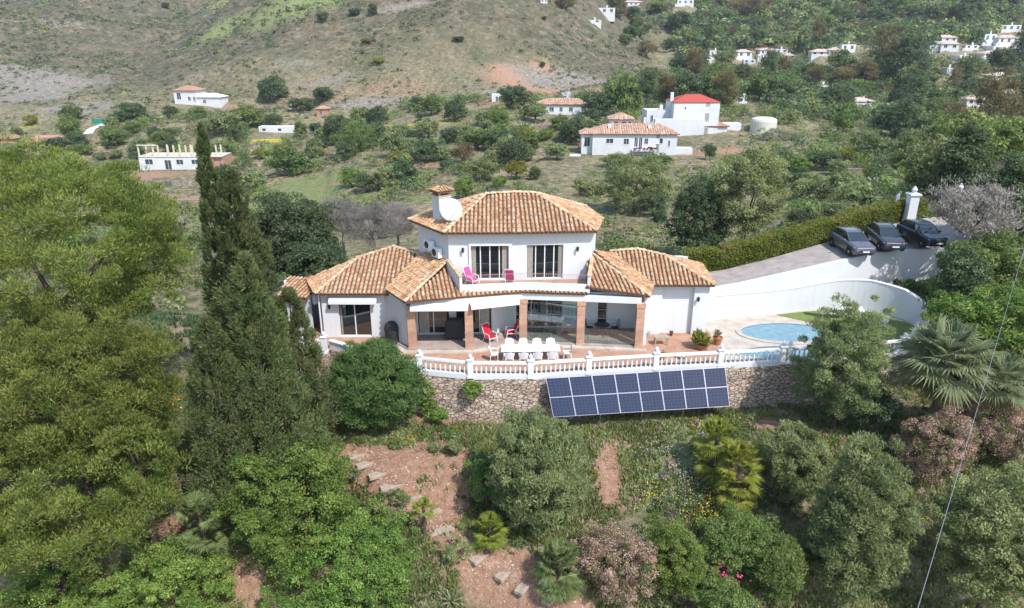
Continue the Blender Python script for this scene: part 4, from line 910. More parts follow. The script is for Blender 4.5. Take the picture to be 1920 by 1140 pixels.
# stool table, pots, planter
t = thing('stool_table', 'small wooden side table on the terrace in front of the right wing', 'table', (9.35,.9,0)); b = MB(); b.box(-.45,-.25,.5,.45,.25,.55); b.build('tabletop', M['wood'], t)
for x in (-.38,.38):
    for y in (-.18,.18): b = MB(); b.box(x-.03,y-.03,0,x+.03,y+.03,.5); b.build('leg', M['wood'], t)
M['pot'] = mat('clay_pot', (.42,.17,.08), .8, noise=4, col2=(.33,.13,.07)); M['stonepot'] = mat('grey_pot', (.33,.34,.35), .8)
def pot(loc, r, h, label, m='pot', plant=None, pr=.3, n=300, leaf=.08, style='leaf', flower=False):
    t = thing('planter', label, 'potted plant' if plant else 'pot', loc); b = MB(); b.lathe([(r*.65,0),(r,h*.9),(r*1.1,h*.92),(r*1.1,h),(r*.9,h),(r*.85,h*.85),(.01,h*.83)], 18); b.build('pot', M[m], t, smooth=False)
    if plant:
        me, cc = crown_mesh(plant, pr, pr, pr*.9, 14, pr*.4, max(4, n//14), leaf, style, shell=.3); link('foliage', me, t, (0, 0, h+pr*.6))
    return t
pot((11.75,.2,0), .42, .35, 'large clay planter with a red tipped aloe plant at the corner of the terrace', plant='ypalm', pr=.62, n=420, leaf=.2, style='wispy')
pot((9.0,-1.4,0), .14, .2, 'tiny clay pot with a small yellow green plant next to the balustrade', plant='bright', pr=.28, n=120, leaf=.07)
pot((10.2,-1.1,0), .3, .18, 'shallow grey bowl on the terrace floor near the balustrade', m='stonepot')
pot((10.3,2.3,0), .12, .3, 'small dark pot against the right wing wall', m='brown')
pot((8.75,2.2,0), .16, .3, 'pale pot standing at the corner of the right wing', m='stonepot')
pot((12.9,.9,0), .3, .5, 'round clay pot left of the oval pool', plant='rust', pr=.3, n=120, leaf=.08)
# sun loungers on the lawn
def sunbed(loc, rz, label):
    t = thing('sun_lounger', label, 'sun lounger', loc, rz, 'white loungers on the lawn'); b = MB(); b.box(-.32,-1,.28,.32,.35,.34); b.build('bed', M['plastic'], t)
    b = MB(); b.add([(-.32,.35,.28),(.32,.35,.28),(.32,.35,.34),(-.32,.35,.34),(-.32,.9,.85),(.32,.9,.85),(.32,.86,.9),(-.32,.86,.9)], [(0,1,5,4),(1,2,6,5),(2,3,7,6),(3,0,4,7),(4,5,6,7),(3,2,1,0)]); b.build('backrest', M['plastic'], t)
    for x in (-.27,.27):
        for y in (-.85,.3): b = MB(); b.tube([(x,y,0),(x,y,.29)], .025, 6); b.build('leg', M['plastic'], t)
sunbed((23.3,5.3,.03), 1.2, 'white sun lounger on the lawn nearest the curved white wall'); sunbed((24.3,4.5,.03), .9, 'white sun lounger on the right of the lawn with raised back'); sunbed((21.7,5.6,.03), 1.4, 'white sun lounger on the lawn partly behind the bush')

# ================================================================ CARS
def car(loc, rz, paint, label, suv=1.0, pitch=0):
    t = thing('parked_car', label, 'car', loc, rz, 'cars parked on the drive')
    hw = .92; Hh = 1.60*suv
    # stations along the length (front at -y): y, half width, sill z, belt z
    st = [(-2.25,.62,.38,.62),(-2.18,.80,.28,.78),(-1.95,.89,.24,.88),(-1.5,.92,.22,.96),(-.85,.93,.22,1.03),(0,.93,.22,1.06),(.9,.93,.22,1.08),(1.7,.91,.24,1.10),(2.1,.86,.30,1.06),(2.22,.76,.42,.95)]
    b = MB(); vs = []; fs = []; m = 10
    for (y, h, z0, z1) in st:
        ring = [(-h*.9,z0),(-h*.99,z0+.12),(-h,(z0+z1)/2),(-h*.97,z1-.10),(-h*.82,z1),(h*.82,z1),(h*.97,z1-.10),(h,(z0+z1)/2),(h*.99,z0+.12),(h*.9,z0)]
        vs += [(x, y, z) for x, z in ring]
    for i in range(len(st)-1):
        for k in range(m): fs.append((i*m+k, (i+1)*m+k, (i+1)*m+(k+1)%m, i*m+(k+1)%m))
    fs.append(tuple(range(m))); fs.append(tuple(range((len(st)-1)*m, len(st)*m))[::-1])
    b.add(vs, fs); b.build('body', paint, t, smooth=False, bevel=.02)
    # cabin: dark glass with painted roof
    zb = 1.02; cs = [(-.98,.78,zb,zb+.02),(-.25,.76,zb,Hh-.10),(.2,.76,zb,Hh-.02),(1.3,.75,zb,Hh-.05),(1.95,.72,zb,zb+.06)]
    b = MB(); vs = []; fs = []
    for (y, h, z0, z1) in cs: vs += [(-h,y,z0),(-h*(.80 if z1 > zb+.1 else .95),y,z1),(h*(.80 if z1 > zb+.1 else .95),y,z1),(h,y,z0)]
    for i in range(len(cs)-1):
        for k in range(4): fs.append((i*4+k, i*4+4+k, i*4+4+(k+1)%4, i*4+(k+1)%4))
    fs += [(0,1,2,3),(16+3,16+2,16+1,16)]; b.add(vs, fs); b.build('windows', M['glass'], t)
    b = MB(); rf = [(-.22,.60,Hh-.08),(.2,.625,Hh+.0),(.9,.625,Hh+.0),(1.36,.60,Hh-.045)]; vs = []
    for (y, h, z) in rf: vs += [(-h,y,z-.05),(-h*.93,y,z),(h*.93,y,z),(h,y,z-.05)]
    b.add(vs, [(i*4+k, i*4+k+1, i*4+5+k, i*4+4+k) for i in range(3) for k in range(3)]+[(3,2,1,0),(12,13,14,15)]); b.build('roof', paint, t)
    for s in (-1, 1):
        b = MB(); b.tube([(s*.74,-1.0,1.03),(s*.62,-.24,Hh-.09),(s*.63,.2,Hh-.03),(s*.63,.9,Hh-.03),(s*.6,1.36,Hh-.07),(s*.72,1.95,1.08)], .035, 6); b.tube([(s*.765,.25,1.05),(s*.64,.22,Hh-.04)], .03, 5); b.build('window_pillar', paint, t)
        b = MB(); b.box(s*.93-.02,-.75,.98,s*.93+s*.16+.0,-.62,1.12) if s > 0 else b.box(-1.09,-.75,.98,-.91,-.62,1.12); b.build('mirror', paint, t, bevel=.02)
        b = MB(); b.add([(s*.52,-2.225,.64),(s*.80,-2.12,.66),(s*.84,-1.98,.80),(s*.55,-2.17,.76)], [(0,1,2,3)] if s > 0 else [(3,2,1,0)]); b.build('headlight', M['lamp'], t)
        for y in (-1.4, 1.35):
            wl = thing('wheel', None, None, (s*.83, y, .33)); wl.parent = t
            b = MB(); b.lathe([(.20,-.11),(.33,-.11),(.345,-.07),(.345,.07),(.33,.11),(.20,.11)], 22, Matrix.Rotation(pi/2, 4, 'Y')); b.build('tyre', M['rubber'], wl)
            b = MB(); b.lathe([(.05,.115),(.21,.10),(.215,-.10),(.05,-.115)], 10, Matrix.Rotation(pi/2, 4, 'Y')); b.build('rim', M['metal'], wl)
            b = MB(); 
            for k in range(13):
                a0 = pi*k/12; 
            b.add([(s*.938, y+.42*cos(pi*k/12), .33+.42*sin(pi*k/12)) for k in range(13)]+[(s*.938, y+.34*cos(pi*k/12), .33+.34*sin(pi*k/12)) for k in range(13)], [(k,k+1,14+k,13+k) for k in range(12)]); b.build('wheel_arch', M['rubber'], t)
    b = MB(); b.add([(-.5,-2.262,.52),(.5,-2.262,.52),(.55,-2.225,.70),(-.55,-2.225,.70)], [(0,1,2,3)]); b.box(-.6,-2.245,.30,.6,-2.20,.42); b.build('grille', M['rubber'], t)
    b = MB(); b.box(-.26,-2.29,.46,.26,-2.262,.56); b.build('number_plate', M['plastic'], t)
    b = MB()
    for s in (-1, 1): b.tube([(s*.58,.05,Hh+.03),(s*.58,1.2,Hh+.03)], .018, 5)
    b.build('roof_rail', M['metal'], t); t.rotation_euler[0] = pitch; t.scale = (.91, .91, .93)
    return t
M['rubber'] = mat('black_rubber', (.012,.012,.012), .7); M['lamp'] = mat('headlight_glass', (.6,.62,.65), .1, spec=.8)
cg = mat('grey_car_paint', (.10,.10,.115), .35, metal=.3, coat=.8); ck = mat('black_car_paint', (.05,.05,.06), .3, metal=.3, coat=.5); cdk = mat('dark_blue_car_paint', (.02,.024,.03), .3, metal=.2, coat=.5)
def on_drive(px, py, z):
    p = W(px, py, z)
    for _ in range(4):
        r = ribbon_z(np.array([p.x]), np.array([p.y]))[0]
        if not np.isnan(r): p = W(px, py, r)
    return p
for (px, py, z, rz, pt, lb) in [(1594,470,3.5,.06,cg,'silver grey car parked leftmost on the drive'),(1656,461,3.8,-.10,ck,'dark grey car parked in the middle of the three on the drive'),(1725,455,3.8,.10,cdk,'black car parked rightmost on the drive near the gate pillars')]:
    p = on_drive(px, py, z); car((p.x, p.y, p.z+.02), rz, pt, lb)
# gate pillars
def gate_pillar(px, py, label):
    p = W(px, py, 4.4); t = thing('gate_pillar', label, 'gate pillar', (p.x, p.y, 4.3))
    b = MB(); b.box(-.34,-.34,-.6,.34,.34,2.25); b.box(-.43,-.43,2.25,.43,.43,2.38); b.box(-.39,-.39,-.6,.39,.39,.3); b.build('shaft', M['white'], t)
    b = MB(); b.lathe([(.16,2.38),(.11,2.46),(.2,2.6),(.21,2.7),(.12,2.84),(.03,2.96)], 12); b.build('finial', M['white'], t); return t
gate_pillar(1703,416,'left white gate pillar with ball finial at the end of the hedge'); gate_pillar(1788,410,'right white gate pillar with ball finial half hidden by a bare tree')
p = W(1688,412,4.3); t = thing('iron_gate', 'open grey blue iron gate leaf beside the left gate pillar', 'gate', (p.x-.35, p.y, 4.3)); b = MB()
for k in range(9): b.tube([(-.1-k*.08,-k*.1,.05),(-.1-k*.08,-k*.1,2.2)], .02, 5)
b.tube([(-.05,0,.1),(-.8,-.9,.1)], .03, 5); b.tube([(-.05,0,2.1),(-.8,-.9,2.1)], .03, 5); b.box(-.2,-.15,.1,-.12,-.1,2.1); b.build('leaf', mat('gate_paint', (.30,.36,.46), .5), t)
# roadside mesh: pole and cables on the right
pole = thing('utility_pole', 'thin wooden utility pole among the bushes on the right', 'utility pole', tuple(W(1868,640,-.6))); ph = 6.6
b = MB(); b.tube([(0,0,-1.5),(.25,0,ph)], [.1,.07], 8); b.build('shaft', M['greybark'], pole)
b = MB(); b.tube([(-.3,0,ph-.3),(.8,0,ph-.25)], .035, 6); b.build('crossarm', M['greybark'], pole)
pt_ = Vector(pole.location)+Vector((.25,0,ph-.1))
def cable(p, q, sag, r, label):
    pts = []; 
    for k in range(25): f = k/24; v = Vector(p)*(1-f)+Vector(q)*f; v.z -= sag*4*f*(1-f); pts.append(v)
    b = MB(); b.tube(pts, r, 5); o = b.build('overhead_cable', M['wire'], None, smooth=True); tag(o, label, 'cable')
M['wire'] = mat('grey_cable', (.25,.27,.31), .6)
cable(pt_, tuple(Vector((0,CAMY,CAMZ))+Vector((740/FPX, CP-(640/FPX)*SP, -SP-(640/FPX)*CP))*17), .5, .007, 'long grey overhead cable running from the utility pole down to the lower right edge')
cable(pt_+Vector((.3,0,-.2)), (34,-6,-1.5), 0.4, .011, 'short grey cable dropping from the utility pole toward the palm')

# ================================================================ STEPS IN THE GARDEN
k = 0
for (px, py, L_, a_, lb) in [(693,872,1.6,.55,'uppermost pale timber step on the red soil path'),(716,892,1.6,.5,'second timber step from the top of the soil path'),(740,915,1.7,.45,'third timber step of the soil path beside the agaves'),(806,966,1.6,.5,'timber step behind the young palm trunk'),(830,1000,1.5,.45,'timber step just right of the young palm trunk'),(770,938,1.4,.5,'timber step just above the young palm crown'),(905,1048,1.3,.8,'timber step where the path turns right into the shade'),(672,857,1.2,.5,'short timber step at the very top of the red path beside the fan palm'),(952,1078,1.3,.9,'timber step near the bottom of the path in the shade'),(990,1100,1.5,1.0,'broad timber step at the lower end of the path'),(1040,1122,1.3,.9,'lowest timber step by the fan palms')]:
    p = G(px, py); t = MB(); L_ *= .85; t.box(-L_/2,-.08,-.14,L_/2,.10,.05); t.box(-L_/2+.03,.102,-.2,L_/2-.03,.42,.015)
    tag(t.build('garden_step', M['wood'], None, loc=tuple(p+Vector((0,0,.06))), rz=a_, bevel=.02), lb, 'step', 'timber steps along the garden path')
for i, (px, py) in enumerate([(590,700),(596,722),(600,745),(606,768),(612,788)]):
    p = G(px, py); t = MB(); t.prism([(-.8+random.uniform(-.1,.1),-.35),(.75,-.4+random.uniform(-.1,.1)),(.8,.3),(.1,.45),(-.75,.33)], -.4, .14)
    tag(t.build('stone_step', M['fieldstone'], None, loc=tuple(p), rz=.1*i), ['top','second','middle','fourth','bottom'][i]+' rough stone step of the stairway left of the round green bush', 'step', 'stone steps beside the left pier')

# ================================================================ NEAR TREES AND SHRUBS
def at(px, py, t):                      # point on a line of sight at ground distance t from the camera
    a = (px-960)/FPX; b = (py-570)/FPX; dy = CP-b*SP; dz = -SP-b*CP; k = t/dy
    return Vector((a*k, CAMY+t, CAMZ+dz*k))
def near_tree(name, label, cat, px, py, t, rpx, rpy, kind, ncl, rc, per, leaf, style='leaf', depth=.9, r0=.16, bark=None, nl=8, **kw):
    """px,py crown centre in the photo, t its distance, rpx, rpy its half sizes there"""
    if t < 35 and cat in ('bush','shrub','flowering bush','olive tree') or name == 'pepper_tree': t = min(G(px, py+rpy*.86).y-CAMY, 35.2)
    c = at(px, py, t); d = DEP(c.y, c.z); s = d/FPX; rx = rpx*s; rz = rpy*s*1.05; g = H(c.x, c.y)
    return make_tree(name, label, cat, (c.x, c.y, g), kind, rx, rx*depth, rz, c.z-g, ncl, rc, per, leaf, style, r0=r0, bark=bark, nl=nl, **kw)
NT = near_tree
# stone pines at the left
NT('pine_tree', 'huge rounded bright green pine filling the upper left, its top under the unfinished building', 'pine tree', 85, 470, 36, 265, 185, 'pine', 680, .72, 360, .076, 'needle', r0=.3, lob=.16, shell=.72, low=-.9)
NT('pine_tree', 'bright green pine crown below the huge one at the left edge', 'pine tree', 120, 730, 29.5, 210, 135, 'pine', 500, .62, 340, .070, 'needle', r0=.2, lob=.25, shell=.55, low=-1)
NT('pine_tree', 'lowest spreading pine at the left edge with layered branches', 'pine tree', 70, 925, 27, 250, 120, 'pine', 460, .60, 320, .066, 'needle', r0=.2, lob=.3, shell=.5, low=-1)
NT('pine_tree', 'small pine tuft hanging over the slope beside the yellowish fan palm at the left', 'pine tree', 255, 850, 27.5, 85, 75, 'pine', 60, .45, 150, .09, 'needle', r0=.15, lob=.3, shell=.5, low=-.5)
# cypresses: tapering columns
def cypress(name, label, px, pytop, pybase, t, wpx, kind='cypress', n=16000, tip=.5, ragged=.25, leaf=.1):
    top = at(px, pytop, t); g = H(top.x, top.y); base = at(px, pybase, t); z0 = max(g, base.z); hgt = top.z-g; s = DEP(top.y, (top.z+g)/2)/FPX; R = wpx*s
    th = thing(name, label, 'cypress tree', (top.x, top.y, g))
    ncl = n//75; fc = rng.random(ncl)**.85; ac = rng.random(ncl)*2*pi; pf = np.where(fc < .25, .75+fc, (1-fc)**tip/(.75**tip))
    lum = 1+ragged*(np.sin(ac*2+fc*13)*np.sin(fc*31+ac)+.7*rng.normal(0, 1, ncl).clip(-1, 1.3))
    rc_ = R*pf*np.maximum(lum, .15)*(.6+.35*rng.random(ncl)**.5); cc = np.stack([rc_*np.cos(ac), rc_*np.sin(ac), .3+(hgt-.3)*fc], -1); cr_ = (.16+.24*R*.5)*(.6+.7*rng.random(ncl))*np.clip(pf, .35, 1); ct = rng.normal(0, .14, ncl)
    k = rng.integers(0, ncl, n); q = rdir(n); P = cc[k]+q*(cr_[k]*(.3+.75*rng.random(n)))[:, None]*np.array([1, 1, 1.9]); P[:, 2] = np.minimum(P[:, 2], hgt+.1)
    q = q*.6+np.stack([np.cos(ac[k]), np.sin(ac[k]), np.full(n, .2)], -1)*.5
    D = unit(np.array([0, 0, .8])+q+rng.normal(size=(n, 3))*.35); U = unit(np.cross(D, q*.8+np.array([0, -.2, .7])+rng.normal(size=(n, 3))*.35))
    v = .5+ct[k]+rng.normal(0, .17, n)
    quads('crown', P, D, U, leaf*(.7+rng.random(n)), leaf*.28, v, M['l_'+kind], parent=th)
    b = MB(); b.tube([(0,0,-.6),(0,0,hgt*.5),(0,0,hgt*.93)], [.28,.15,.03], 8); b.build('trunk', M['trunk'], th, smooth=True)
cypress('cypress_tree', 'tallest slender cypress with its tip against the terraced hillside', 376, 236, 900, 35, 42, n=42000, tip=.62, ragged=.12)
cypress('cypress_tree', 'dark cypress with a ragged open top just right of the tallest one', 432, 322, 900, 33.5, 60, n=42000, tip=.5, ragged=.4)
cypress('cypress_tree', 'broad pointed cypress in front, nearest the stone steps', 458, 478, 900, 30.5, 88, n=64000, tip=.62, ragged=.2, leaf=.085)
cypress('cypress_tree', 'brownish cone laden cypress low in front of the tallest cypress', 388, 600, 900, 29.5, 78, n=38000, tip=.5, ragged=.3, leaf=.085)
cypress('cypress_tree', 'olive brown cypress hiding the left annex of the villa', 540, 545, 860, 33, 62, n=26000, tip=.5, ragged=.3)
# garden shrubs and trees on the slope
NT('round_bush', 'dense round bright green bush against the left end of the terrace wall', 'bush', 703, 722, 35.3, 93, 82, 'fuzzy', 330, .42, 230, .06, 'wispy', r0=.1, lob=.08, shell=.7, low=-1)
NT('leafy_tree', 'light green leafy tree left of the garden path, beneath the cypresses', 'tree', 545, 945, 28.5, 145, 110, 'bright', 420, .42, 190, .055, r0=.14, low=-1)
NT('leafy_tree', 'big light green leafy tree at the bottom edge left of the path', 'tree', 655, 1070, 27, 150, 110, 'bright', 420, .40, 190, .052, r0=.14, low=-1)
NT('leafy_shrub', 'vivid green shrub in the bottom left corner below the pines', 'shrub', 320, 1100, 24.5, 130, 75, 'bright', 240, .36, 170, .052, r0=.08, low=-1)
NT('leafy_shrub', 'vivid green undergrowth shrub at the very bottom left corner', 'shrub', 90, 1120, 23.5, 110, 50, 'bright', 170, .34, 170, .052, r0=.08, low=-1)
NT('olive_bush', 'large grey green olive bush in the middle of the slope below the solar panels', 'olive tree', 1005, 880, 31, 96, 104, 'olive', 420, .40, 230, .06, 'wispy', r0=.12, lob=.3, shell=.55, low=-1)
NT('olive_bush', 'small grey green bush leaning on the left flank of the large olive bush', 'bush', 912, 905, 31.5, 40, 60, 'fuzzy', 50, .3, 130, .07, 'wispy', r0=.06)
NT('pepper_tree', 'feathery green tree in front of the pool covering the end of the balustrade', 'tree', 1583, 680, 33, 86, 114, 'olive', 330, .40, 220, .06, 'wispy', r0=.14, lob=.5, shell=.4, low=-1)
NT('pepper_tree', 'dark lower bush at the right foot of the feathery tree by the pool', 'bush', 1640, 770, 32, 48, 50, 'dark', 70, .34, 130, .07, r0=.08)
NT('wispy_bush', 'large upright wispy grey green bush on the lower right slope', 'bush', 1610, 985, 26.8, 94, 145, 'olive', 470, .38, 220, .06, 'wispy', r0=.1, lob=.4, shell=.45, low=-1)
NT('wispy_bush', 'wispy dark green bush on the slope left of the larger upright one', 'bush', 1492, 872, 29.5, 62, 78, 'olive', 260, .36, 200, .06, 'wispy', r0=.1, lob=.2, low=-1)
NT('wispy_bush', 'green wispy bush at the bottom edge left of the large upright one', 'bush', 1455, 1065, 25.5, 52, 60, 'broad', 260, .34, 190, .055, 'wispy', r0=.08, low=-1)
NT('leafy_tree', 'dark green leafy tree filling the lower right corner', 'tree', 1875, 1010, 25.5, 120, 140, 'olive', 460, .42, 190, .055, r0=.15, lob=.25, low=-1)
NT('flowering_bush', 'wide bush with faded pink flowers above the lower right corner tree', 'flowering bush', 1760, 830, 28.5, 70, 80, 'pinkish', 260, .34, 190, .042, r0=.08, shell=.55, lob=.45, low=-1)
NT('flowering_bush', 'pink and green flowering hedge bush at the right edge under the palms', 'flowering bush', 1865, 795, 29.5, 90, 62, 'pinkish', 280, .36, 190, .042, r0=.08, shell=.55, lob=.45, low=-1)
NT('round_bush', 'compact round yellow green bush at the bottom centre right', 'bush', 1265, 1050, 26.2, 60, 70, 'bright', 220, .28, 200, .04, r0=.06, lob=.1, shell=.7, low=-1)
NT('flowering_bush', 'brown pink heather like bush left of the compact round bush', 'flowering bush', 1155, 1055, 26.5, 82, 80, 'pinkish', 260, .32, 150, .04, r0=.06, low=-1)
NT('green_shrub', 'mixed green shrub on the slope right of the compact round bush', 'shrub', 1380, 1010, 27.2, 72, 55, 'broad', 190, .32, 170, .045, r0=.06, low=-1)
NT('rose_bush', 'green bush with bright pink flowers at the bottom edge', 'flowering bush', 1350, 1110, 25, 62, 38, 'broad', 130, .28, 160, .045, r0=.05, low=-1)
NT('yellow_green_tree', 'bright yellow green tree at the right edge behind the big palm', 'tree', 1860, 600, 38, 105, 62, 'bright', 240, .45, 160, .075, r0=.16, low=-1)
NT('leafy_tree', 'dark tree shading the end of the drive wall', 'tree', 1850, 500, 44, 85, 58, 'broad', 200, .55, 160, .09, r0=.25, lob=.25, low=-1)
NT('bare_tree', 'grey twiggy almost leafless tree in front of the right gate pillar', 'bare tree', 1822, 400, 47, 92, 66, 'dry', 75, .7, 90, .10, 'wispy', r0=.28, lob=.5, shell=.4, bark=M['greybark'], nl=14)
NT('leafy_tree', 'large green tree at the right edge above the bare grey tree', 'tree', 1870, 300, 66, 95, 75, 'broad', 150, .8, 100, .15, r0=.3, lob=.3)
NT('leafy_tree', 'broad green tree left of the right edge behind the gate pillars', 'tree', 1765, 320, 72, 75, 60, 'olive', 120, .8, 90, .16, r0=.3, lob=.3)
NT('leafy_tree', 'tall dark green tree at the right edge rising beside the grey twiggy tree', 'tree', 1893, 385, 50, 62, 92, 'dark', 190, .6, 170, .10, r0=.3, lob=.3)
NT('leafy_tree', 'tall dark tree behind the right gate pillar', 'tree', 1800, 325, 62, 52, 70, 'dark', 150, .7, 170, .12, r0=.3, lob=.3)
NT('leafy_tree', 'dark green tree on the bank between the drive end and the utility pole', 'tree', 1810, 520, 41, 50, 50, 'dark', 120, .5, 160, .085, r0=.2, lob=.3, low=-1)
NT('hedge_shrub', 'green shrub growing over the right end of the white walls', 'shrub', 1775, 560, 42, 42, 38, 'broad', 60, .4, 100, .09, r0=.08)
NT('green_shrub', 'shrub on the bank right of the stone steps under the pines', 'shrub', 250, 960, 26.8, 55, 40, 'dry', 40, .3, 70, .09, 'twig', r0=.05, bark=M['greybark'])
NT('broadleaf_tree', 'blue green broad tree behind the cypresses left of the villa roof', 'tree', 540, 445, 60, 95, 80, 'dark', 260, .75, 170, .11, r0=.28, lob=.22, low=-1)
NT('broadleaf_tree', 'blue green tree between the cypresses and the villa left wing', 'tree', 600, 500, 52, 60, 50, 'dark', 150, .65, 160, .11, r0=.2, lob=.22, low=-1)
for (px, py, t, rx, ry, lb) in [(640,410,66,60,38,'left leafless grey lilac bush behind the villa'),(700,425,62,65,42,'middle leafless grey lilac bush behind the left roof'),(745,420,68,45,36,'right leafless grey lilac bush next to the chimney')]:
    NT('bare_bush', lb, 'bare bush', px, py, t, rx, ry, 'dry', 90, .7, 70, .16, 'twig', r0=.15, bark=M['greybark'], nl=12)
# climbing plants on the rubble wall
for (px, py, t, rx, ry, lb) in [(800,752,36.2,22,40,'yellow green climber on the rubble wall next to the round bush'),(888,730,35.9,26,18,'small yellow green plant hanging from the rubble wall'),(822,778,35.6,20,14,'low tuft of climber at the foot of the rubble wall')]:
    NT('climbing_plant', lb, 'climbing plant', px, py, t, rx, ry, 'bright', 60, .16, 70, .055, r0=.012, depth=.35, low=-1)
# small weeds on the red soil
for (px, py, rx, lb) in [(840,822,12,'small green tuft on the red soil under the rubble wall'),(845,850,20,'grey green low tuft on the red soil'),(815,845,10,'tiny green tuft left of the grey green one on the red soil'),(700,975,25,'grey shrublet beside the agaves'),(860,1050,34,'dry grey green shrub in the middle of the lower path'),(748,945,22,'dark dry twiggy shrub by the young palm'),(655,905,26,'dusty shrub at the top of the timber steps')]:
    g = G(px, py); t_ = g.y-CAMY; kd = 'dry' if 'dry' in lb or 'grey' in lb or 'dusty' in lb else 'fuzzy'
    c = at(px, py-rx*.5, t_); NT('low_shrub', lb, 'shrub', px, py-rx*.5, t_, rx, rx*.8, 'olive' if kd == 'dry' else kd, 22, .16, 60, .06, 'wispy', r0=.03)

# fan palms, agaves
def frond(b, base, az, el, L_, R, nseg=24, fold=.5, val=.5):
    """a palmate leaf: stalk, then a fan of narrow segments"""
    d = Vector((cos(az)*cos(el), sin(az)*cos(el), sin(el))); s = Vector((-sin(az), cos(az), 0)); u = s.cross(d).normalized()
    hub = base+d*L_+Vector((0,0,-.10*L_)); b.tube([base, base+d*L_*.5+Vector((0,0,.02)), hub], [.016,.012,.01], 4, cap=False, val=.4)
    for k in range(nseg):
        a_ = -1.9+3.8*k/(nseg-1); dd = (d*cos(a_)+s*sin(a_)); r = R*(.75+.25*cos(a_))*random.uniform(.9,1.08)
        tip = hub+dd*r+Vector((0,0,-.28*r*random.uniform(.5,1.4)))+u*(-.1*r); mid = hub+dd*r*.55+u*.02; w_ = 0
        side = (d*-sin(a_)+s*cos(a_))*R*.042
        b.add([hub, mid-side, tip, mid+side, mid+u*.03*R], [(0,1,4),(0,4,3),(1,2,4),(4,2,3)], min(1, max(0, random.gauss(val, .2))))
def fan_palm(label, px, py, t, rpx, kind='palm', nf=26, trunk=.3, name='fan_palm', dead=0, R=None):
    c = at(px, py, t); s = DEP(c.y, c.z)/FPX; Rt = rpx*s; g = H(c.x, c.y); th = thing(name, label, 'palm', (c.x, c.y, g)); hc = max(c.z-g-.1*Rt, trunk)
    b = MB()
    if trunk < 1 and kind != 'bluepalm': nf *= 2
    for i in range(nf):
        f = i/(nf-1); el = 1.35-1.85*f+random.uniform(-.12,.12); az = i*2.399+random.uniform(-.2,.2); L_ = Rt*.5*(.8+.3*random.random())
        frond(b, Vector((0,0,hc if (trunk >= 1 or kind == 'bluepalm' or f < .4) else hc*random.uniform(.25,1))), az, el, L_, Rt*.55, val=.55)
    b.build('crown', M['l_'+kind], th)
    b = MB(); b.tube([(0,0,-.4),(.02,0,hc*.6),(0,0,hc+.05)], [.2*Rt**.5*.6,.15*Rt**.5*.6,.12*Rt**.5*.6], 10); b.build('trunk', M['trunk'], th)
    if dead:
        b = MB()
        for i in range(dead): frond(b, Vector((0,0,hc-.15)), i*2.1, -.7-.5*random.random(), Rt*.35, Rt*.45, val=.5)
        b.build('dry_fronds', M['l_rust'], th)
fan_palm('big silvery fan palm right of the lawn railing', 1775, 662, 34, 98, 'bluepalm', 40, dead=16)
fan_palm('second fan palm at the right edge beside the big silvery one', 1880, 705, 33, 66, 'bluepalm', 24, dead=14)
fan_palm('yellow green fan palm clump under the right end of the solar panels', 1345, 815, 32, 48, 'ypalm', 24)
fan_palm('lower yellow green fan palm clump next to the one under the solar panels', 1388, 862, 30.5, 52, 'ypalm', 26)
fan_palm('pale fan palm under the cypresses at the top of the red path', 600, 835, 31.5, 42, 'palm', 20)
fan_palm('yellow green fan palm on the left slope between the pines and leafy tree', 372, 955, 27.5, 50, 'palm', 24)
fan_palm('green fan palm at the lower left flank of the olive bush', 918, 985, 28.3, 38, 'ypalm', 18)
fan_palm('fan palm at the bottom just right of the lower timber steps', 1050, 1050, 26.3, 55, 'palm', 24)
fan_palm('small slender young palm with thin trunk beside the path', 793, 950, 28.8, 28, 'ypalm', 14, trunk=1.4)
def agave(label, px, py, R, n=22, kind='agave'):
    g = G(px, py); th = thing('agave', label, 'agave', tuple(g)); b = MB()
    for i in range(n):
        el = 1.2-1.0*(i/n)+random.uniform(-.1,.1); az = i*2.399; d = Vector((cos(az)*cos(el), sin(az)*cos(el), sin(el))); s = Vector((-sin(az), cos(az), 0)); u = s.cross(d); w_ = R*.075
        m1 = d*R*.35; m2 = d*R*.75-u*R*.0; tip = d*R+Vector((0,0,-R*.12))
        b.add([-s*w_*.7, s*w_*.7, m1+s*w_, m1-s*w_, m2+s*w_*.6, m2-s*w_*.6, tip, m1+u*-.03], [(0,1,2,7),(0,7,3),(3,7,5),(7,4,5),(7,2,4),(5,4,6)], random.uniform(.3,.9))
    b.build('leaves', M['l_'+kind], th)
for px, py, R, lb in [(845,1128,.75,'striped agave at the bottom centre left'),(640,888,.6,'pale agave at the left of the timber steps'),(702,965,.65,'pale yellow agave below the steps'),(712,985,.5,'small agave leaning beside the pale yellow one'),(620,865,.4,'small agave under the pale fan palm'),(1420,1125,.5,'agave at the bottom edge by the pink flowers')]: agave(lb, px, py, R)

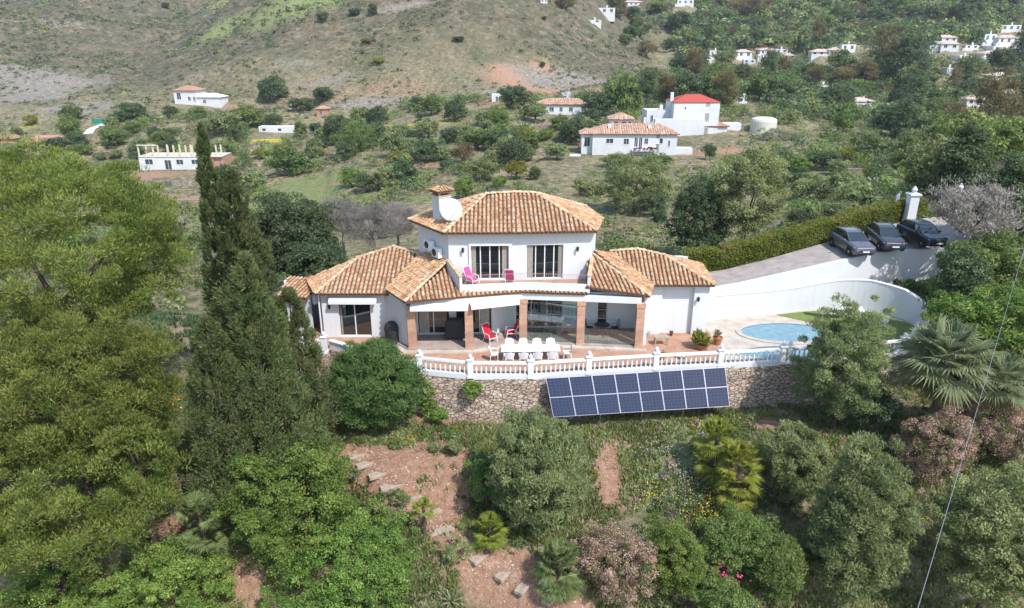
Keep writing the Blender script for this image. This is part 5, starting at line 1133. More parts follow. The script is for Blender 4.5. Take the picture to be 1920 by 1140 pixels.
# hedge along the drive
def hedge():
    th = thing('hedge', 'long clipped yellow green hedge along the back of the drive', 'hedge', tuple(DRB[0]))
    Pn = []; val = []
    seg = [(12.2,8.7,2.0)]+DRB
    for a_, c_ in zip(seg[:-1], seg[1:]):
        L_ = math.dist(a_[:2], c_[:2]); n = int(L_*2600); f = rng.random(n)
        base = np.array(a_)[None]*(1-f[:, None])+np.array(c_)[None]*f[:, None]
        d = np.array([c_[0]-a_[0], c_[1]-a_[1]])/L_; nn = np.array([-d[1], d[0]])
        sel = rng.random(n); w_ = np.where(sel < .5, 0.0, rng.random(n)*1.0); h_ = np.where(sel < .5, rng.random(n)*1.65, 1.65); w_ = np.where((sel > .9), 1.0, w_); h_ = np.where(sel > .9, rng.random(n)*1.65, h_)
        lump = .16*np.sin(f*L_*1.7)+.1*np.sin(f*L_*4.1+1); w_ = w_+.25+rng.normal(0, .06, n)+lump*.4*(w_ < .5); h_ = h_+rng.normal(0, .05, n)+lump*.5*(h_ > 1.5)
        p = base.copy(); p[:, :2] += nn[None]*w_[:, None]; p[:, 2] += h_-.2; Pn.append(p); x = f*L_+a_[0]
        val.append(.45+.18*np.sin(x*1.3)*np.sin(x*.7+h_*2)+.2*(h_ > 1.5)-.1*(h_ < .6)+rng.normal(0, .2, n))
    P = np.concatenate(Pn); v = np.concatenate(val); n = len(P); D, U = orient(rdir(n)*.6+np.array([0, -.5, .4]))
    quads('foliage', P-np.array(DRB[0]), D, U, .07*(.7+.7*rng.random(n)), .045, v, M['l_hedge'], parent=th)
    b = MB()
    for a_, c_ in zip(seg[:-1], seg[1:]): 
        A0 = Vector(a_)-Vector(DRB[0]); B0 = Vector(c_)-Vector(DRB[0]); b.wall((A0.x-.1, A0.y+.45), (B0.x-.1, B0.y+.45), A0.z-.4, A0.z+1.2, .6, 1, z0b=B0.z-.4, z1b=B0.z+1.2)
    b.build('branches', M['trunk'], th)
hedge()

# ================================================================ TREES OF THE VALLEY (prototypes, then copies)
protos = {}
def proto(key, kind, rx, rz, ch, ncl, rc, per, leaf, style='leaf', **kw):
    t = make_tree('tree', 'x', 'tree', (0, 0, 0), kind, rx, rx, rz, ch, ncl, rc, per, leaf, style, r0=rx*.07, nl=6, **kw); protos[key] = [t, True, rx]
for i, (k, kd) in enumerate([('a','broad'),('b','dark'),('c','olive'),('d','bright')]):
    for j in range(2): proto(k+str(j), kd, 1.0, .72+.12*j, .72, 60, .30, 75, .062, lob=.35, low=-.7, shell=.5)
proto('o0', 'olive', 1.0, .7, .8, 55, .28, 60, .06, lob=.4, low=-.6); proto('o1', 'olive', 1.0, .85, .8, 50, .3, 60, .06, 'wispy', lob=.4, low=-.6)
proto('p0', 'pine', 1.0, .6, 1.0, 60, .26, 70, .07, 'needle', lob=.25, low=-.3)
proto('r0', 'rust', 1.0, .8, .8, 50, .28, 60, .055, 'wispy', lob=.35)
proto('y0', 'yellowish', 1.0, .6, .55, 50, .28, 60, .055, lob=.35)
proto('g0', 'dry', 1.0, .75, .8, 40, .32, 55, .13, 'twig', bark=M['greybark'], lob=.3)
proto('t0', 'dark', 1.0, 2.0, 2.0, 70, .42, 60, .07, lob=.35, low=-.9); proto('t1', 'rust', 1.0, 1.8, 1.9, 65, .4, 60, .065, 'wispy', lob=.35, low=-.9)
proto('e0', 'cypress', .5, 2.4, 2.3, 60, .3, 60, .08, 'wispy', lob=.1, low=-.95, shell=.2)
KINDN = dict(a='green_tree', b='dark_tree', c='olive_tree', d='bright_tree', o='olive_tree', p='pine_tree', r='rusty_tree', y='yellow_bush', g='bare_tree', t='tall_tree', e='cypress_tree')
CATN = dict(a='tree', b='tree', c='olive tree', d='tree', o='olive tree', p='pine tree', r='tree', y='bush', g='bare tree', t='tree', e='cypress tree')
NTREE = 0
def put(key, p, R, label, group=None, hs=1.0):
    global NTREE
    if len(key) == 1: key = random.choice([k for k in protos if k[0] == key])
    pr = protos[key]; rz = random.random()*6.28; sc = (R*random.uniform(.85,1.15), R*random.uniform(.85,1.15), R*hs*random.uniform(.8,1.2)); NTREE += 1
    if pr[1]:
        t = pr[0]; pr[1] = False; KIDS[t] = [c for c in C.objects if c.parent == t]
        for c in KIDS[t]: KIDS[c] = []
        t.location = p; t.rotation_euler = (0, 0, rz); t.scale = sc; t.name = KINDN[key[0]]; tag(t, label, CATN[key[0]])
        if group: t['group'] = group
        return t
    t = dup(pr[0], p, rz, sc, label, None, CATN[key[0]]); t.name = KINDN[key[0]]
    if group: t['group'] = group
    elif 'group' in t: del t['group']
    return t
taken = []
def hand(px, py, wpx, key, label, hs=1.0, group=None):
    if wpx >= 84 and key in 'abc' and py > 240:
        g = G(px, py, 50); hpx = wpx*.40*hs; taken.append((g.x, g.y, wpx/2*DEP(g.y, g.z)/FPX)); k_ = dict(a='broad', b='dark', c='olive')[key]
        return near_tree(KINDN[key], label, CATN[key], px, py-hpx*1.05, g.y-CAMY, wpx*.5, hpx, k_, 170, wpx*.5*DEP(g.y, g.z)/FPX*.2, 170, .10, r0=.22, lob=.35, shell=.5, low=-.9)
    """py = foot of the tree in the photo, wpx = its width there"""
    g = G(px, py, 50); R = wpx/2*DEP(g.y, g.z)/FPX; put(key, tuple(g), R, label, group, hs); taken.append((g.x, g.y, R))
HT = [(511,192,58,'b','large round dark tree alone on the left hillside',.95),(604,191,48,'b','lower dark round tree on the hillside right of the lone large one',.8),(566,208,46,'b','dark tree just below the lone large hillside tree',.7),(250,222,54,'b','dark tree left of the white farmhouse',.8),(322,221,30,'b','small round tree directly below the white farmhouse',1),(372,222,32,'a','small tree beneath the right part of the white farmhouse',1),
(136,264,44,'a','pair of rounded trees left of the white winding path',1.2),(292,264,36,'b','dark bush left of the tall cypress tip on the terrace',.8),(320,252,24,'c','small grey green bush right of the dark terrace bush',.9),(425,254,72,'c','wide grey green tree right of the tall cypress tip',.9),(470,238,60,'a','green tree above the yellow meadow strip left of the white shed',.9),(516,240,40,'b','dark tree above the long white shed',1),
(546,327,78,'a','bright rounded tree casting a long shadow on the grass slope',.95),(595,296,32,'c','small grey tree right of the bright rounded one',.9),(664,292,84,'a','large spreading green tree above the grass slope',.9),(705,272,56,'b','dark tree behind the large spreading one',1),(735,290,52,'c','olive tree right of the large spreading tree',1),(632,262,58,'b','dark green tree beside the pink hut',.8),(222,296,26,'c','small bush left of the unfinished building',.8),(187,300,28,'c','small grey bush on the terrace beyond the big pine',.8),(240,318,60,'c','bush row left of the unfinished building wall',.5),(104,284,52,'b','dark bush by the brick shed',.6),(152,290,50,'a','green bush right of the brick shed',.6),
(432,352,66,'b','dark tree just right of the cypress tips above the roof line',.9),(475,360,62,'c','grey green tree at the left end of the grass slope',.9),(660,352,44,'d','bright yellow green small tree behind the roof on the left',1.1),(688,360,48,'b','dark small tree next to the bright yellow green one',1),(762,352,52,'b','dark upright tree left of the chimney',1.2),(722,350,40,'c','pale grey tree left of the dark upright one',1.1),(787,208,36,'b','dark bush on the foot of the dome hill',.9),(853,228,54,'b','round dark tree below the dome hill',.9),(895,282,74,'a','large rounded green tree behind the villa roof',.9),(934,284,46,'b','dark tree at the right of the large rounded one',1.2),(868,306,56,'r','reddish olive bush behind the villa roof',.8),(826,300,44,'c','grey tree left of the reddish bush',.9),(905,338,60,'c','wide olive tree above the upper roof',.9),(968,336,58,'y','mustard green bush directly above the roof ridge',.9),(990,300,40,'c','small tree behind the mustard green bush',1),(937,350,30,'d','small bright bush beyond the roof ridge left',.9),(870,352,36,'d','bright small bush left above the roof ridge',.8),(1003,336,30,'b','small dark bush right above the ridge',.9),
(960,202,58,'b','dark trees near the small white cube',1),(1003,226,50,'c','tree cluster in front of the low villa',1),(1022,262,40,'d','bright rounded hedge tree in front of the low villa',.8),(1072,268,58,'b','dark tall bush left of the long white villa',1.2),(1045,300,44,'c','olive tree below the long white villa terrace',.9),(1165,218,72,'a','tall broad green tree behind the long white villa',1.3),(1120,222,58,'b','dark broad tree left behind the long white villa',1.1),(1212,196,36,'t','tall dark conifer at the edge of the dome hill',.9),(1192,398,128,'c','large olive tree on the slope right of the villa roof',1.0),(1232,372,58,'c','rounded olive tree touching the larger one',.9),(1312,480,120,'b','big leafy tree right behind the right wing roof',1.4),(1402,462,160,'c','largest spreading olive tree behind the hedge',1.35),(1345,408,60,'c','olive tree between the two large ones',1),(1330,300,24,'b','small dark cone shaped tree on the terrace below the red roofed house',1.5),(1160,312,60,'a','bush row under the long white villa left part',.5),(1230,318,70,'a','bush row under the long white villa right part',.5),(1440,318,84,'a','dark clipped bushes below the round white tank',.5),(1500,322,44,'d','bright bush right of the dark clipped ones',.7),(1542,318,66,'b','round dark tree on the slope below the pale hedges',.9),(1622,298,66,'o','rounded pale green willow like tree at the right',1.2),(1580,248,46,'d','fresh green rounded tree right of the round tank',1),(1592,300,54,'y','ochre bush below the pale green willow',.8),(1655,300,58,'c','grey tree right of the pale green willow',1),(1700,330,66,'a','green tree left of the gate far behind',1),(1640,420,50,'b','dark bush behind the hedge near the cars',.8),(1570,412,60,'c','grey green bushes right behind the hedge',.7),(1500,420,60,'b','dark green bushes behind the middle of the hedge',.7),(1725,270,58,'b','dark tree among the right woods',1),(1580,225,60,'d','yellow green hedge row above the fresh green tree',.6),(1480,232,40,'c','pale umbrella shaped tree right of the tank',.9),(1515,213,44,'c','grey pale tree above the pale umbrella tree',1),
(1700,160,70,'t','tall dark eucalyptus in the woods at the right',.6),(1665,140,80,'r','golden brown eucalyptus right of the village',1.25),(1620,165,56,'t','tall dark tree left of the golden eucalyptus',.7),(1575,165,60,'t','tall tree below the middle village houses',.45),(1528,165,44,'t','slim tall dark tree among the woods',.5),(1495,100,16,'e','thin cypress between the village houses left one',1),(1440,150,40,'t','brownish tall tree in front of the left village',.5),(1355,205,56,'t','dark conifer behind the red roofed house',.9),(1345,205,40,'r','purple leafed tree beside the red roofed house',.8),(1788,205,18,'e','thin cypress in the right woods, left one',1.1),(1850,225,18,'e','thin cypress in the right woods, right one',1.1),(1326,105,14,'e','thin cypress at the left end of the village',1),(1128,205,20,'e','thin dark conifer on the dome hill foot',.7),(1290,200,60,'b','dark trees behind the red roofed house left',1.2),(1250,190,46,'t','tall trees left of the red roofed house',.6),
(1400,34,70,'r','brown green tall trees above the left village',.7),(1545,60,40,'a','rounded tree above the village middle',1),(1270,60,60,'b','dark tree on the upper slope left of the village',.9),(1180,75,34,'b','dark round tree on the ridge beside the dome',1),(1020,38,12,'b','tiny dark tree on the dome crest',1),(700,28,22,'b','tiny dark tree on the upper left ridge, right one',1),(665,30,22,'b','tiny dark tree on the upper left ridge, left one',1),(605,42,24,'b','dark bush in the upper ravine',1),(312,15,16,'b','small dark bush on the upper green slope',1),(688,82,26,'y','olive yellow bush on the left of the dome',.7),(710,120,30,'y','mustard bush on the dome slope',.6),(860,78,26,'b','flat dark bush in the middle of the dome',.5),(1018,126,14,'b','small dark bush near the right flank of the dome',1)]
for e in HT: hand(*e[:5], hs=e[5])
FILL = [ # polygon in the photo, how many, sizes, kinds, label, group
 ([(1215,150),(1300,110),(1500,120),(1700,110),(1920,125),(1920,330),(1740,330),(1650,240),(1480,200),(1380,215),(1330,190),(1240,200)],85,(3.0,6.0),'abbbcaot','leafy tree in the dense woods between the villages and the right hand houses','trees of the right hand woods'),
 ([(1010,2),(1920,2),(1920,40),(1700,60),(1640,95),(1300,95),(1220,110),(1100,60)],62,(3,6),'abbcatr','tree on the high wooded slope above the white village','trees above the village'),
 ([(0,215),(500,215),(760,215),(1050,190),(1200,230),(1060,300),(780,330),(560,300),(150,300),(0,270)],75,(1.6,3.6),'abccbya','scattered tree on the terraced fields left of the white villas','scattered trees of the terraced fields'),
 ([(1010,330),(1260,330),(1640,320),(1700,350),(1600,420),(1420,350),(1250,420),(1020,350)],26,(1.0,2.2),'abcc','small bush on the grassy slope behind the villa and hedge','bushes on the slope behind the villa'),
 ([(1640,340),(1740,300),(1920,330),(1920,420),(1850,420),(1730,380)],8,(1.8,3),'abcg','tree crowding the right edge above the gate','trees above the gate'),
 ([(520,380),(760,370),(1000,360),(1000,400),(760,460),(540,480)],6,(1,2),'abc','low bush in the hollow just behind the villa roofs','low bushes behind the roofs'),
]
def pin(px, py, poly): return bool(inpoly(np.array([float(px)]), np.array([float(py)]), poly)[0])
BLD = []                                # building footprints, filled below, kept clear of trees

# ================================================================ HOUSES OF THE VALLEY
M['rooftile2'] = attr_mat('far_roof_tiles', [(0,(.28,.15,.10)),(.5,(.40,.25,.18)),(1,(.52,.36,.28))], .9, noise=2)
M['redroof'] = mat('bright_red_roof', (.40,.07,.05), .8, noise=2, col2=(.32,.06,.045))
M['farwhite'] = mat('far_whitewash', (.60,.60,.60), .9, noise=.5, col2=(.52,.52,.51), dirt=1); M['win'] = mat('far_window', (.05,.06,.08), .3)
M['brickroof'] = mat('pinkish_roof', (.42,.24,.17), .9, noise=1.5, col2=(.33,.18,.12))
def block(t, x0, y0, x1, y1, z0, z1, wins=(), roof=None, rm='rooftile2', rh=1.0, ov=.4, wm_='farwhite', flat=False, side=()):
    """a storey block: walls with recessed windows on the front (y0) face, hipped roof"""
    b = MB(); ops = [(a-x0, c-x0, za, zb) for (a, c, za, zb) in wins]
    wall_open(b, (x0, y0), (x1, y0), z0, z1, .3, ops); b.box(x0, y0+.3, z0, x0+.3, y1, z1); b.box(x1-.3, y0+.3, z0, x1, y1, z1); b.box(x0+.3, y1-.3, z0, x1-.3, y1, z1)
    if flat: b.box(x0+.3, y0+.3, z1-.3, x1-.3, y1-.3, z1-.1)
    b.build('wall', M[wm_], t)
    for (a, c, za, zb) in wins:
        w_ = MB(); w_.box(a, y0+.14, za, c, y0+.2, zb); fr = w_.build('window', M['win'], t)
        if zb-za > .8: w_ = MB(); w_.box((a+c)/2-.03, y0+.1, za, (a+c)/2+.03, y0+.138, zb); w_.box(a-.08, y0-.06, za-.1, c+.08, y0+.1, za-.002); w_.build('frame', M['trim'], fr)
    if roof:
        X0, Y0, X1, Y1 = x0-ov, y0-ov, x1+ov, y1+ov; dx = X1-X0; dy = Y1-Y0; k = min(dx, dy)/2
        if dx >= dy: R0 = (X0+k*.9, (Y0+Y1)/2, z1+rh); R1_ = (X1-k*.9, (Y0+Y1)/2, z1+rh); F = [[(X0,Y0,z1),(X1,Y0,z1),R1_,R0],[(X1,Y0,z1),(X1,Y1,z1),R1_],[(X1,Y1,z1),(X0,Y1,z1),R0,R1_],[(X0,Y1,z1),(X0,Y0,z1),R0]]
        else: R0 = ((X0+X1)/2, Y0+k*.9, z1+rh); R1_ = ((X0+X1)/2, Y1-k*.9, z1+rh); F = [[(X0,Y0,z1),(X1,Y0,z1),R0],[(X1,Y0,z1),(X1,Y1,z1),R1_,R0],[(X1,Y1,z1),(X0,Y1,z1),R1_],[(X0,Y1,z1),(X0,Y0,z1),R0,R1_]]
        b = MB()
        for i, f in enumerate(F):
            if roof == 'tile': tb = b; bb = b; tile_facet(tb, bb, f, pitch=.5, tl=1.2, seed=i)
            else: b.add(f, [tuple(range(len(f)))])
        b.box(X0, Y0, z1-.12, X1, Y1, z1-.01); b.build('roof', M[rm], t)
def place(px, py, rz=0, label='', cat='house', name='white_house', R=10, dz=0, group=None):
    g = G(px, py, 60); t = thing(name, label, cat, (g.x, g.y, g.z+dz), rz, group); BLD.append((g.x, g.y, R)); return t
# long white villa
t = place(1183,291,-.05,'long two storey white villa with brown tiled roof and red flowered terrace', R=15, name='white_villa')
block(t,-8.0,0,9.2,8,-3,4.3,[(-5.2,-3.8,2.4,3.3),(-1.6,-.6,2.2,3.3),(.6,1.2,1.7,3.5),(1.5,2.1,1.7,3.5),(2.6,3.3,2.3,3.4),(5.0,6.3,2.4,3.4),(7.4,7.8,1.8,3.0),(4.6,5.6,-.9,.4)],'tile',rh=1.7)
block(t,-10.2,1.2,-8,6,-3,4.1,[(-9.6,-8.5,1.6,3.4)],'tile',rh=.8); block(t,-4.0,6,.6,11,3.6,6.6,[(-3.2,-2.4,5.3,6.1),(-1.6,-.8,5.3,6.1),(-.2,.3,5.3,6.1)],'tile',rh=1.1)
b = MB(); b.box(-4.8,-.2+2,4.7,-4.1,2.5,5.9); b.box(3.4,1.8,4.7,4.1,2.5,5.9); b.box(2.9,5.5,5.9,3.4,6,7); b.build('chimney', M['farwhite'], t)
b = MB(); b.box(.0,-1.6,1.0,5.0,-.02,1.25); b.box(9.2,.5,-.2,12.6,3,1.4); b.box(-12.6,-1.8,-3,-10.4,1,0); b.build('terrace', M['farwhite'], t)
P_, q, kk, ct, cc, rr, d = crown_pts(2.6,.7,.5,20,.3,40); D, U = orient(q); quads('flowering_vine', P_+np.array([2.5,-1.6,1.5]), D, U, .12, .08, .5+rng.normal(0,.2,len(P_)), attr_mat('wine_red_vine', [(0,(.12,.03,.04)),(1,(.30,.08,.09))]), parent=t)
# red roofed house
t = place(1292,252,.04,'tall white house with bright red roof behind the long villa', R=12, name='white_house')
block(t,-4.0,0,6.6,8,-2,7.2,[(3.3,4.3,4.8,6.2),(3.3,4.3,1.6,2.9),(-1.5,-1.2,5.6,6.1)],'flat',rm='redroof',rh=1.5,ov=.15)
block(t,-8.5,-1.5,3,0,-2,3.6,[(-5.2,-4.6,.9,1.5)],None,flat=True); block(t,-9.5,3,-4.0,8,-2,5.2,[(-8.6,-8.0,2.5,4.0)],None,flat=True)
b = MB(); b.box(-6.3,4,5,-5.6,4.7,6.3); b.box(-4.3,2.5,5.2,-3.6,3.2,9.2); b.build('chimney', M['farwhite'], t)
b = MB(); b.box(6.6,2,-1,12.8,5,2.2); b.build('side_building', M['farwhite'], t)
t = place(1340,250,0,'dark red tiled lean to beside the red roofed house',name='lean_to',cat='shed',R=3); block(t,-3.2,0,2.8,3,-1,1.6,[],'tile',rh=.8,rm='brickroof',wm_='farwhite')
# low far villa
t = place(1053,215,0,'low white villa with tiled roof in front of the rocky cut', R=11, name='white_villa'); block(t,-6.8,0,7.5,7,-1,2.7,[(-3.4,-2.2,.8,1.9),(-.6,.2,.8,1.9),(2,3,.8,1.9)],'tile',rh=1.4)
# farmhouse left
t = place(364,197,-.1,'white farmhouse with gabled roof at the foot of the left hills', R=10, name='white_farmhouse'); block(t,-6.6,0,1.0,7,-2,4.6,[(-5.6,-4.2,1.8,3.8),(-1.8,-.9,1.4,2.6),(0,.7,1.2,2.6)],'tile',rh=1.4,rm='brickroof'); block(t,1.0,.5,9,6,-2,2.6,[(3,4,.6,1.6)],'flat',rh=1.1,rm='farwhite')
# unfinished building with columns
t = place(325,318,0,'unfinished white building with a row of bare concrete columns on its roof', 'building', 'unfinished_building', R=13)
block(t,-7.8,0,7.6,6,-1,3.0,[(-6.4,-4.6,1.2,2.4),(-1.8,-.3,0,2.2),(1.0,2.6,1.2,2.3),(4.6,6.2,1.3,2.3)],None,flat=True); b = MB(); b.box(9.8,.5,-1,12,6,2.8); b.box(7.6,.2,-1,9.8,6,2.9); b.build('brick_annex', M['brickroof'], t)
M['colm'] = mat('bare_concrete', (.55,.48,.38), .9)
for i, x in enumerate([-7.6,-6.2,-5.0,-4.2,-3.4,-1.6,-.6,.3,1.4,2.2,3.2,4.0,5.2,6.2,7.2,9.4,10.4,11.2]):
    b = MB(); b.box(x-.14, .1+(i%3)*.9, 2.9, x+.14, .38+(i%3)*.9, 5.6); b.build('column', M['colm'], t)
b = MB(); b.box(-7.8,-.1,5.6,-3.2,.3,5.8); b.box(-7.8,-.15,2.98,12,6,3.15); b.build('slab', M['colm'], t)
# smaller ones
t = place(85,277,.15,'small shed with pink tiled roof and dark gable behind the big pine','shed','tiled_shed',R=6); block(t,-5.0,0,5.0,5,-1,1.6,[(-2,-.5,.2,1.0)],'tile',rh=1.6,rm='brickroof',wm_='brickroof')
t = place(2,268,0,'pinkish roofed hut at the left edge','shed','tiled_shed',R=4); block(t,-3,0,4,5,-1,1.2,[(-1,0,.2,.8)],'tile',rh=1,rm='brickroof',wm_='brickroof')
t = place(528,249,0,'long low white shed above the yellow meadow','shed','white_shed',R=8); block(t,-6.6,0,6.4,3,-1,1.8,[(-5.6,-4.6,.5,1.2),(-1,0,.5,1.2),(3.8,4.6,.5,1.2)],None,flat=True)
t = place(932,190,0,'small white cube shaped hut below the dome hill','hut','white_hut',R=3); block(t,-1.6,0,1.6,3,-1,2.1,[(-.4,.3,0,1.4)],None,flat=True)
t = place(600,218,0,'pink walled hut among bushes below the lone dark tree','hut','pink_hut',R=4); block(t,-1,0,2.6,3,-1,2.4,[(0,.7,.4,1.5)],'flat',rh=.8,rm='brickroof',wm_='brickroof')
t = place(185,232,.2,'dark green tarpaulin screen on the left terrace','tarpaulin','green_tarpaulin',R=3); b = MB(); b.add([(-2,0,-.5),(2,.4,-.5),(1.9,.7,1.6),(-1.9,.3,1.3),(-2,.1,-.5),(2,.5,-.5),(1.9,.8,1.6),(-1.9,.4,1.3)],[(0,1,2,3),(7,6,5,4),(0,3,7,4),(1,5,6,2),(3,2,6,7)]); b.build('sheet', M['shadegreen'], t)
# villages
CLR = []
MD = G(588, 352, 50); MD2 = G(545, 378, 50); MD3 = G(1560, 345, 50)
def cleared(x, y, R=0):
    m = np.zeros(np.shape(x), bool)
    for cx, cy, cw, cl in CLR:
        yy = cy-np.asarray(y); m |= (np.abs(np.asarray(x)-cx*(1-yy/(cy+40))) < cw+R*.8) & (yy > -3) & (yy < cl)
    return m
def hamlet(lst, grp, CL_=30):
    for i, (px, py, w_, h_, lb, rm) in enumerate(lst):
        g = G(px, py, 120); s = DEP(g.y, g.z)/FPX; W_ = w_*s; Hh_ = h_*s*.9; W_ *= .9; t = thing('village_house', lb, 'house', tuple(g), random.uniform(-.2,.2), grp); BLD.append((g.x, g.y, W_*.6)); CLR.append((g.x, g.y, W_*.62, CL_))
        nw = max(2, int(W_/2.6)); wins = [(-W_/2+W_*(k+.3)/nw, -W_/2+W_*(k+.68)/nw, Hh_*.35, Hh_*.72) for k in range(nw)]
        block(t, -W_/2, 0, W_/2, 6, -3, Hh_*.85, wins, 'flat' if rm else None, rm=rm or 'farwhite', rh=1.1, flat=not rm)
        b = MB(); b.box(W_*.1, 2, Hh_*.8, W_*.1+.6, 2.6, Hh_*.85+1.2); b.build('chimney', M['farwhite'], t)
        if i % 2: b = MB(); b.box(-W_/2-1.8, -1.8, -3, -W_/2+W_*.45, -.002, Hh_*.3); b.build('terrace', M['farwhite'], t)
M['palerf'] = mat('pale_tile_roof', (.50,.38,.32), .9, noise=1.5, col2=(.42,.30,.25)); V = 'white village houses'; rt = 'palerf'
hamlet([(1320,122,30,14,'leftmost white house of the left village row',None),(1340,108,22,16,'upper white house near the left end of the left village',None),(1360,112,24,16,'third white house of the left village row',rt),(1396,110,32,16,'white house with tiled roof in the middle of the left village',rt),(1405,120,24,10,'small white house below the middle of the left village',None),(1440,105,36,14,'long white house just right of the village middle',rt),(1465,102,26,12,'white house left of the slim cypress pair',None),(1480,112,26,10,'pinkish roofed low house under the cypress pair',rt),(1540,105,40,10,'long tiled low house right of the cypress pair',rt),(1590,98,30,18,'taller white house at the right end of the left village',None),(1565,105,26,14,'white house with brown roof beside the taller one',rt),(1660,92,26,8,'lone white house half hidden by the golden eucalyptus',None)], V)
hamlet([(1755,98,26,16,'leftmost house of the right village with blue shade',None),(1775,80,40,12,'tiled long house at the top left of the right village',rt),(1780,95,34,16,'white stepped house on the left of the right village',rt),(1822,93,26,10,'low white house in the middle of the right village',None),(1810,115,30,14,'lowest middle house of the right village',None),(1855,82,24,22,'tall white house left of the right end of the village',None),(1895,60,40,16,'topmost white house at the right edge',None),(1890,85,42,18,'long balcony house below the topmost one',rt),(1875,98,36,14,'second row white house at the right end of the village',None),(1862,110,40,12,'bottom right white terrace house of the right village',rt),(1900,100,30,12,'bottom white house touching the right edge',rt)], 'white houses of the right village')
hamlet([(1133,28,44,16,'white house with grey roof on the upper slope beside the dome',None),(1112,44,34,8,'long white garden wall house below the grey roofed one',None),(1188,12,40,10,'white house with tiled roof on the upper slope',rt),(1285,10,34,12,'white house at the top edge of the wooded slope',None),(1020,6,0.1+14,6,'tiny white house at the top right of the dome',None)], 'white houses on the upper slope')
hamlet([(1880,149,40,9,'orange roofed low house in the right woods, upper one',rt),(1905,186,50,14,'orange roofed house at the right edge of the woods',rt),(1828,200,38,18,'pale house with tiled roof left of the edge house',rt),(1815,222,34,16,'orange roofed small house right of the thin cypress',rt),(1733,240,46,14,'grey white low house among the right woods',rt),(1545,172,18,14,'pale slim house in the middle woods',None),(1473,190,26,12,'brick coloured small house in the middle woods',rt),(1563,190,42,8,'long low house with pale wall in the middle woods',rt),(1620,196,44,8,'long brown roofed house in the middle woods',rt),(1395,192,14,10,'small white hut right of the red roofed house',None),(1779,142,10,18,'thin white tower in the right woods',None)], 'houses in the right hand woods', 9)
# round tank, terraces walls, tunnels
t = place(1430,246,0,'round pale water tank with domed lid right of the red roofed house','water tank','water_tank',R=5); b = MB(); b.lathe([(3.0,-1),(3.0,2.4),(2.8,2.9),(2,3.2),(.02,3.35)],28); b.build('tank', mat('pale_tank', (.60,.57,.50), .9, noise=.6, col2=(.5,.47,.4)), t)
t = place(1460,262,0,'pale netted shrub mound in front of the round tank','netted hedge','netted_hedge',R=4); me, cc = crown_mesh('agave', 6.5,2.5,1.9,70,.7,80,.14); link('netting', me, t, (0,0,.6))
for (px0, py0, px1, py1, h_, lb) in [(455,262,700,254,.9,'pale dry stone terrace wall above the meadow'),(500,300,640,268,.7,'stepped pale terrace wall over the bright rounded tree'),(965,242,1055,244,1.0,'terrace wall below the low villa'),(930,290,1060,292,.9,'pale stone wall behind the villa roof ridge'),(1285,316,1385,316,.7,'pale wall under the red roofed house'),(1440,318,1620,322,.5,'low wall below the dark clipped bushes'),(270,348,362,350,1.1,'dark stone terrace wall left of the tall cypress'),(290,382,362,384,1.0,'lower dark terrace wall left of the tall cypress'),(0,252,160,248,.6,'dry stone wall at the left edge of the fields')]:
    n_ = 14; pts = [G(px0+(px1-px0)*k/n_, py0+(py1-py0)*k/n_, 60) for k in range(n_+1)]; b = MB()
    md = sorted(p.y for p in pts)[n_//2]; pts = [p for p in pts if abs(p.y-md) < 25]
    for p, q in zip(pts[:-1], pts[1:]): b.wall(p, q, p.z-1, p.z+h_, .5, 1, z0b=q.z-1, z1b=q.z+h_)
    tag(b.build('terrace_wall', M['fieldstone'], None), lb, 'stone wall')
def trail(name, pxs, w_, m, kind='structure'):
    pts = [G(px, py, 50) for px, py in pxs]; b = MB(); vs = []
    fine_ = []
    for p, q in zip(pts[:-1], pts[1:]): fine_ += [p+(q-p)*k/8 for k in range(8)]
    fine_.append(pts[-1])
    for i, p in enumerate(fine_):
        d = (fine_[min(i+1, len(fine_)-1)]-fine_[max(i-1, 0)]); d.z = 0; d.normalize(); s = Vector((-d.y, d.x, 0))*w_/2
        for o in (-1, 1): x, y = p.x+s.x*o, p.y+s.y*o; vs.append((x, y, max(H(x, y), H(p.x, p.y))+.12))
    b.add(vs, [(2*i, 2*i+1, 2*i+3, 2*i+2) for i in range(len(fine_)-1)]); tag(b.build(name, m, None), kind=kind)
trail('path', [(165,252),(170,244),(188,236),(208,228)], 2.6, M['farwhite']); trail('road', [(1055,172),(1068,188),(1080,204)], 3, M['concrete'])
trail('gravel_road', [(1640,332),(1665,345),(1690,356)], 1.8, M['concrete'])

# ---- fill trees, kept clear of houses and of the hand placed ones
for poly, cnt, (r0_, r1_), kinds, lb, grp in FILL:
    xs = [p[0] for p in poly]; ys = [p[1] for p in poly]; k = 0; tries = 0
    while k < cnt and tries < cnt*14:
        tries += 1; px = random.uniform(min(xs), max(xs)); py = random.uniform(min(ys), max(ys))
        if not pin(px, py, poly): continue
        g = G(px, py, 50); R = random.uniform(r0_, r1_)
        if any(math.hypot(g.x-bx, g.y-by) < br+R*.6 or (abs(g.x-bx) < br*.8+R*.5 and -22 < g.y-by < 0) for bx, by, br in BLD): continue
        if cleared(g.x, g.y, R): continue
        if any(math.hypot(g.x-bx, g.y-by) < (br+R)*.55 for bx, by, br in taken): continue
        key = random.choice(kinds); 
        if key == 't': R *= .7
        put(key, tuple(g), R, lb, grp); taken.append((g.x, g.y, R)); k += 1
print('TREES', NTREE)

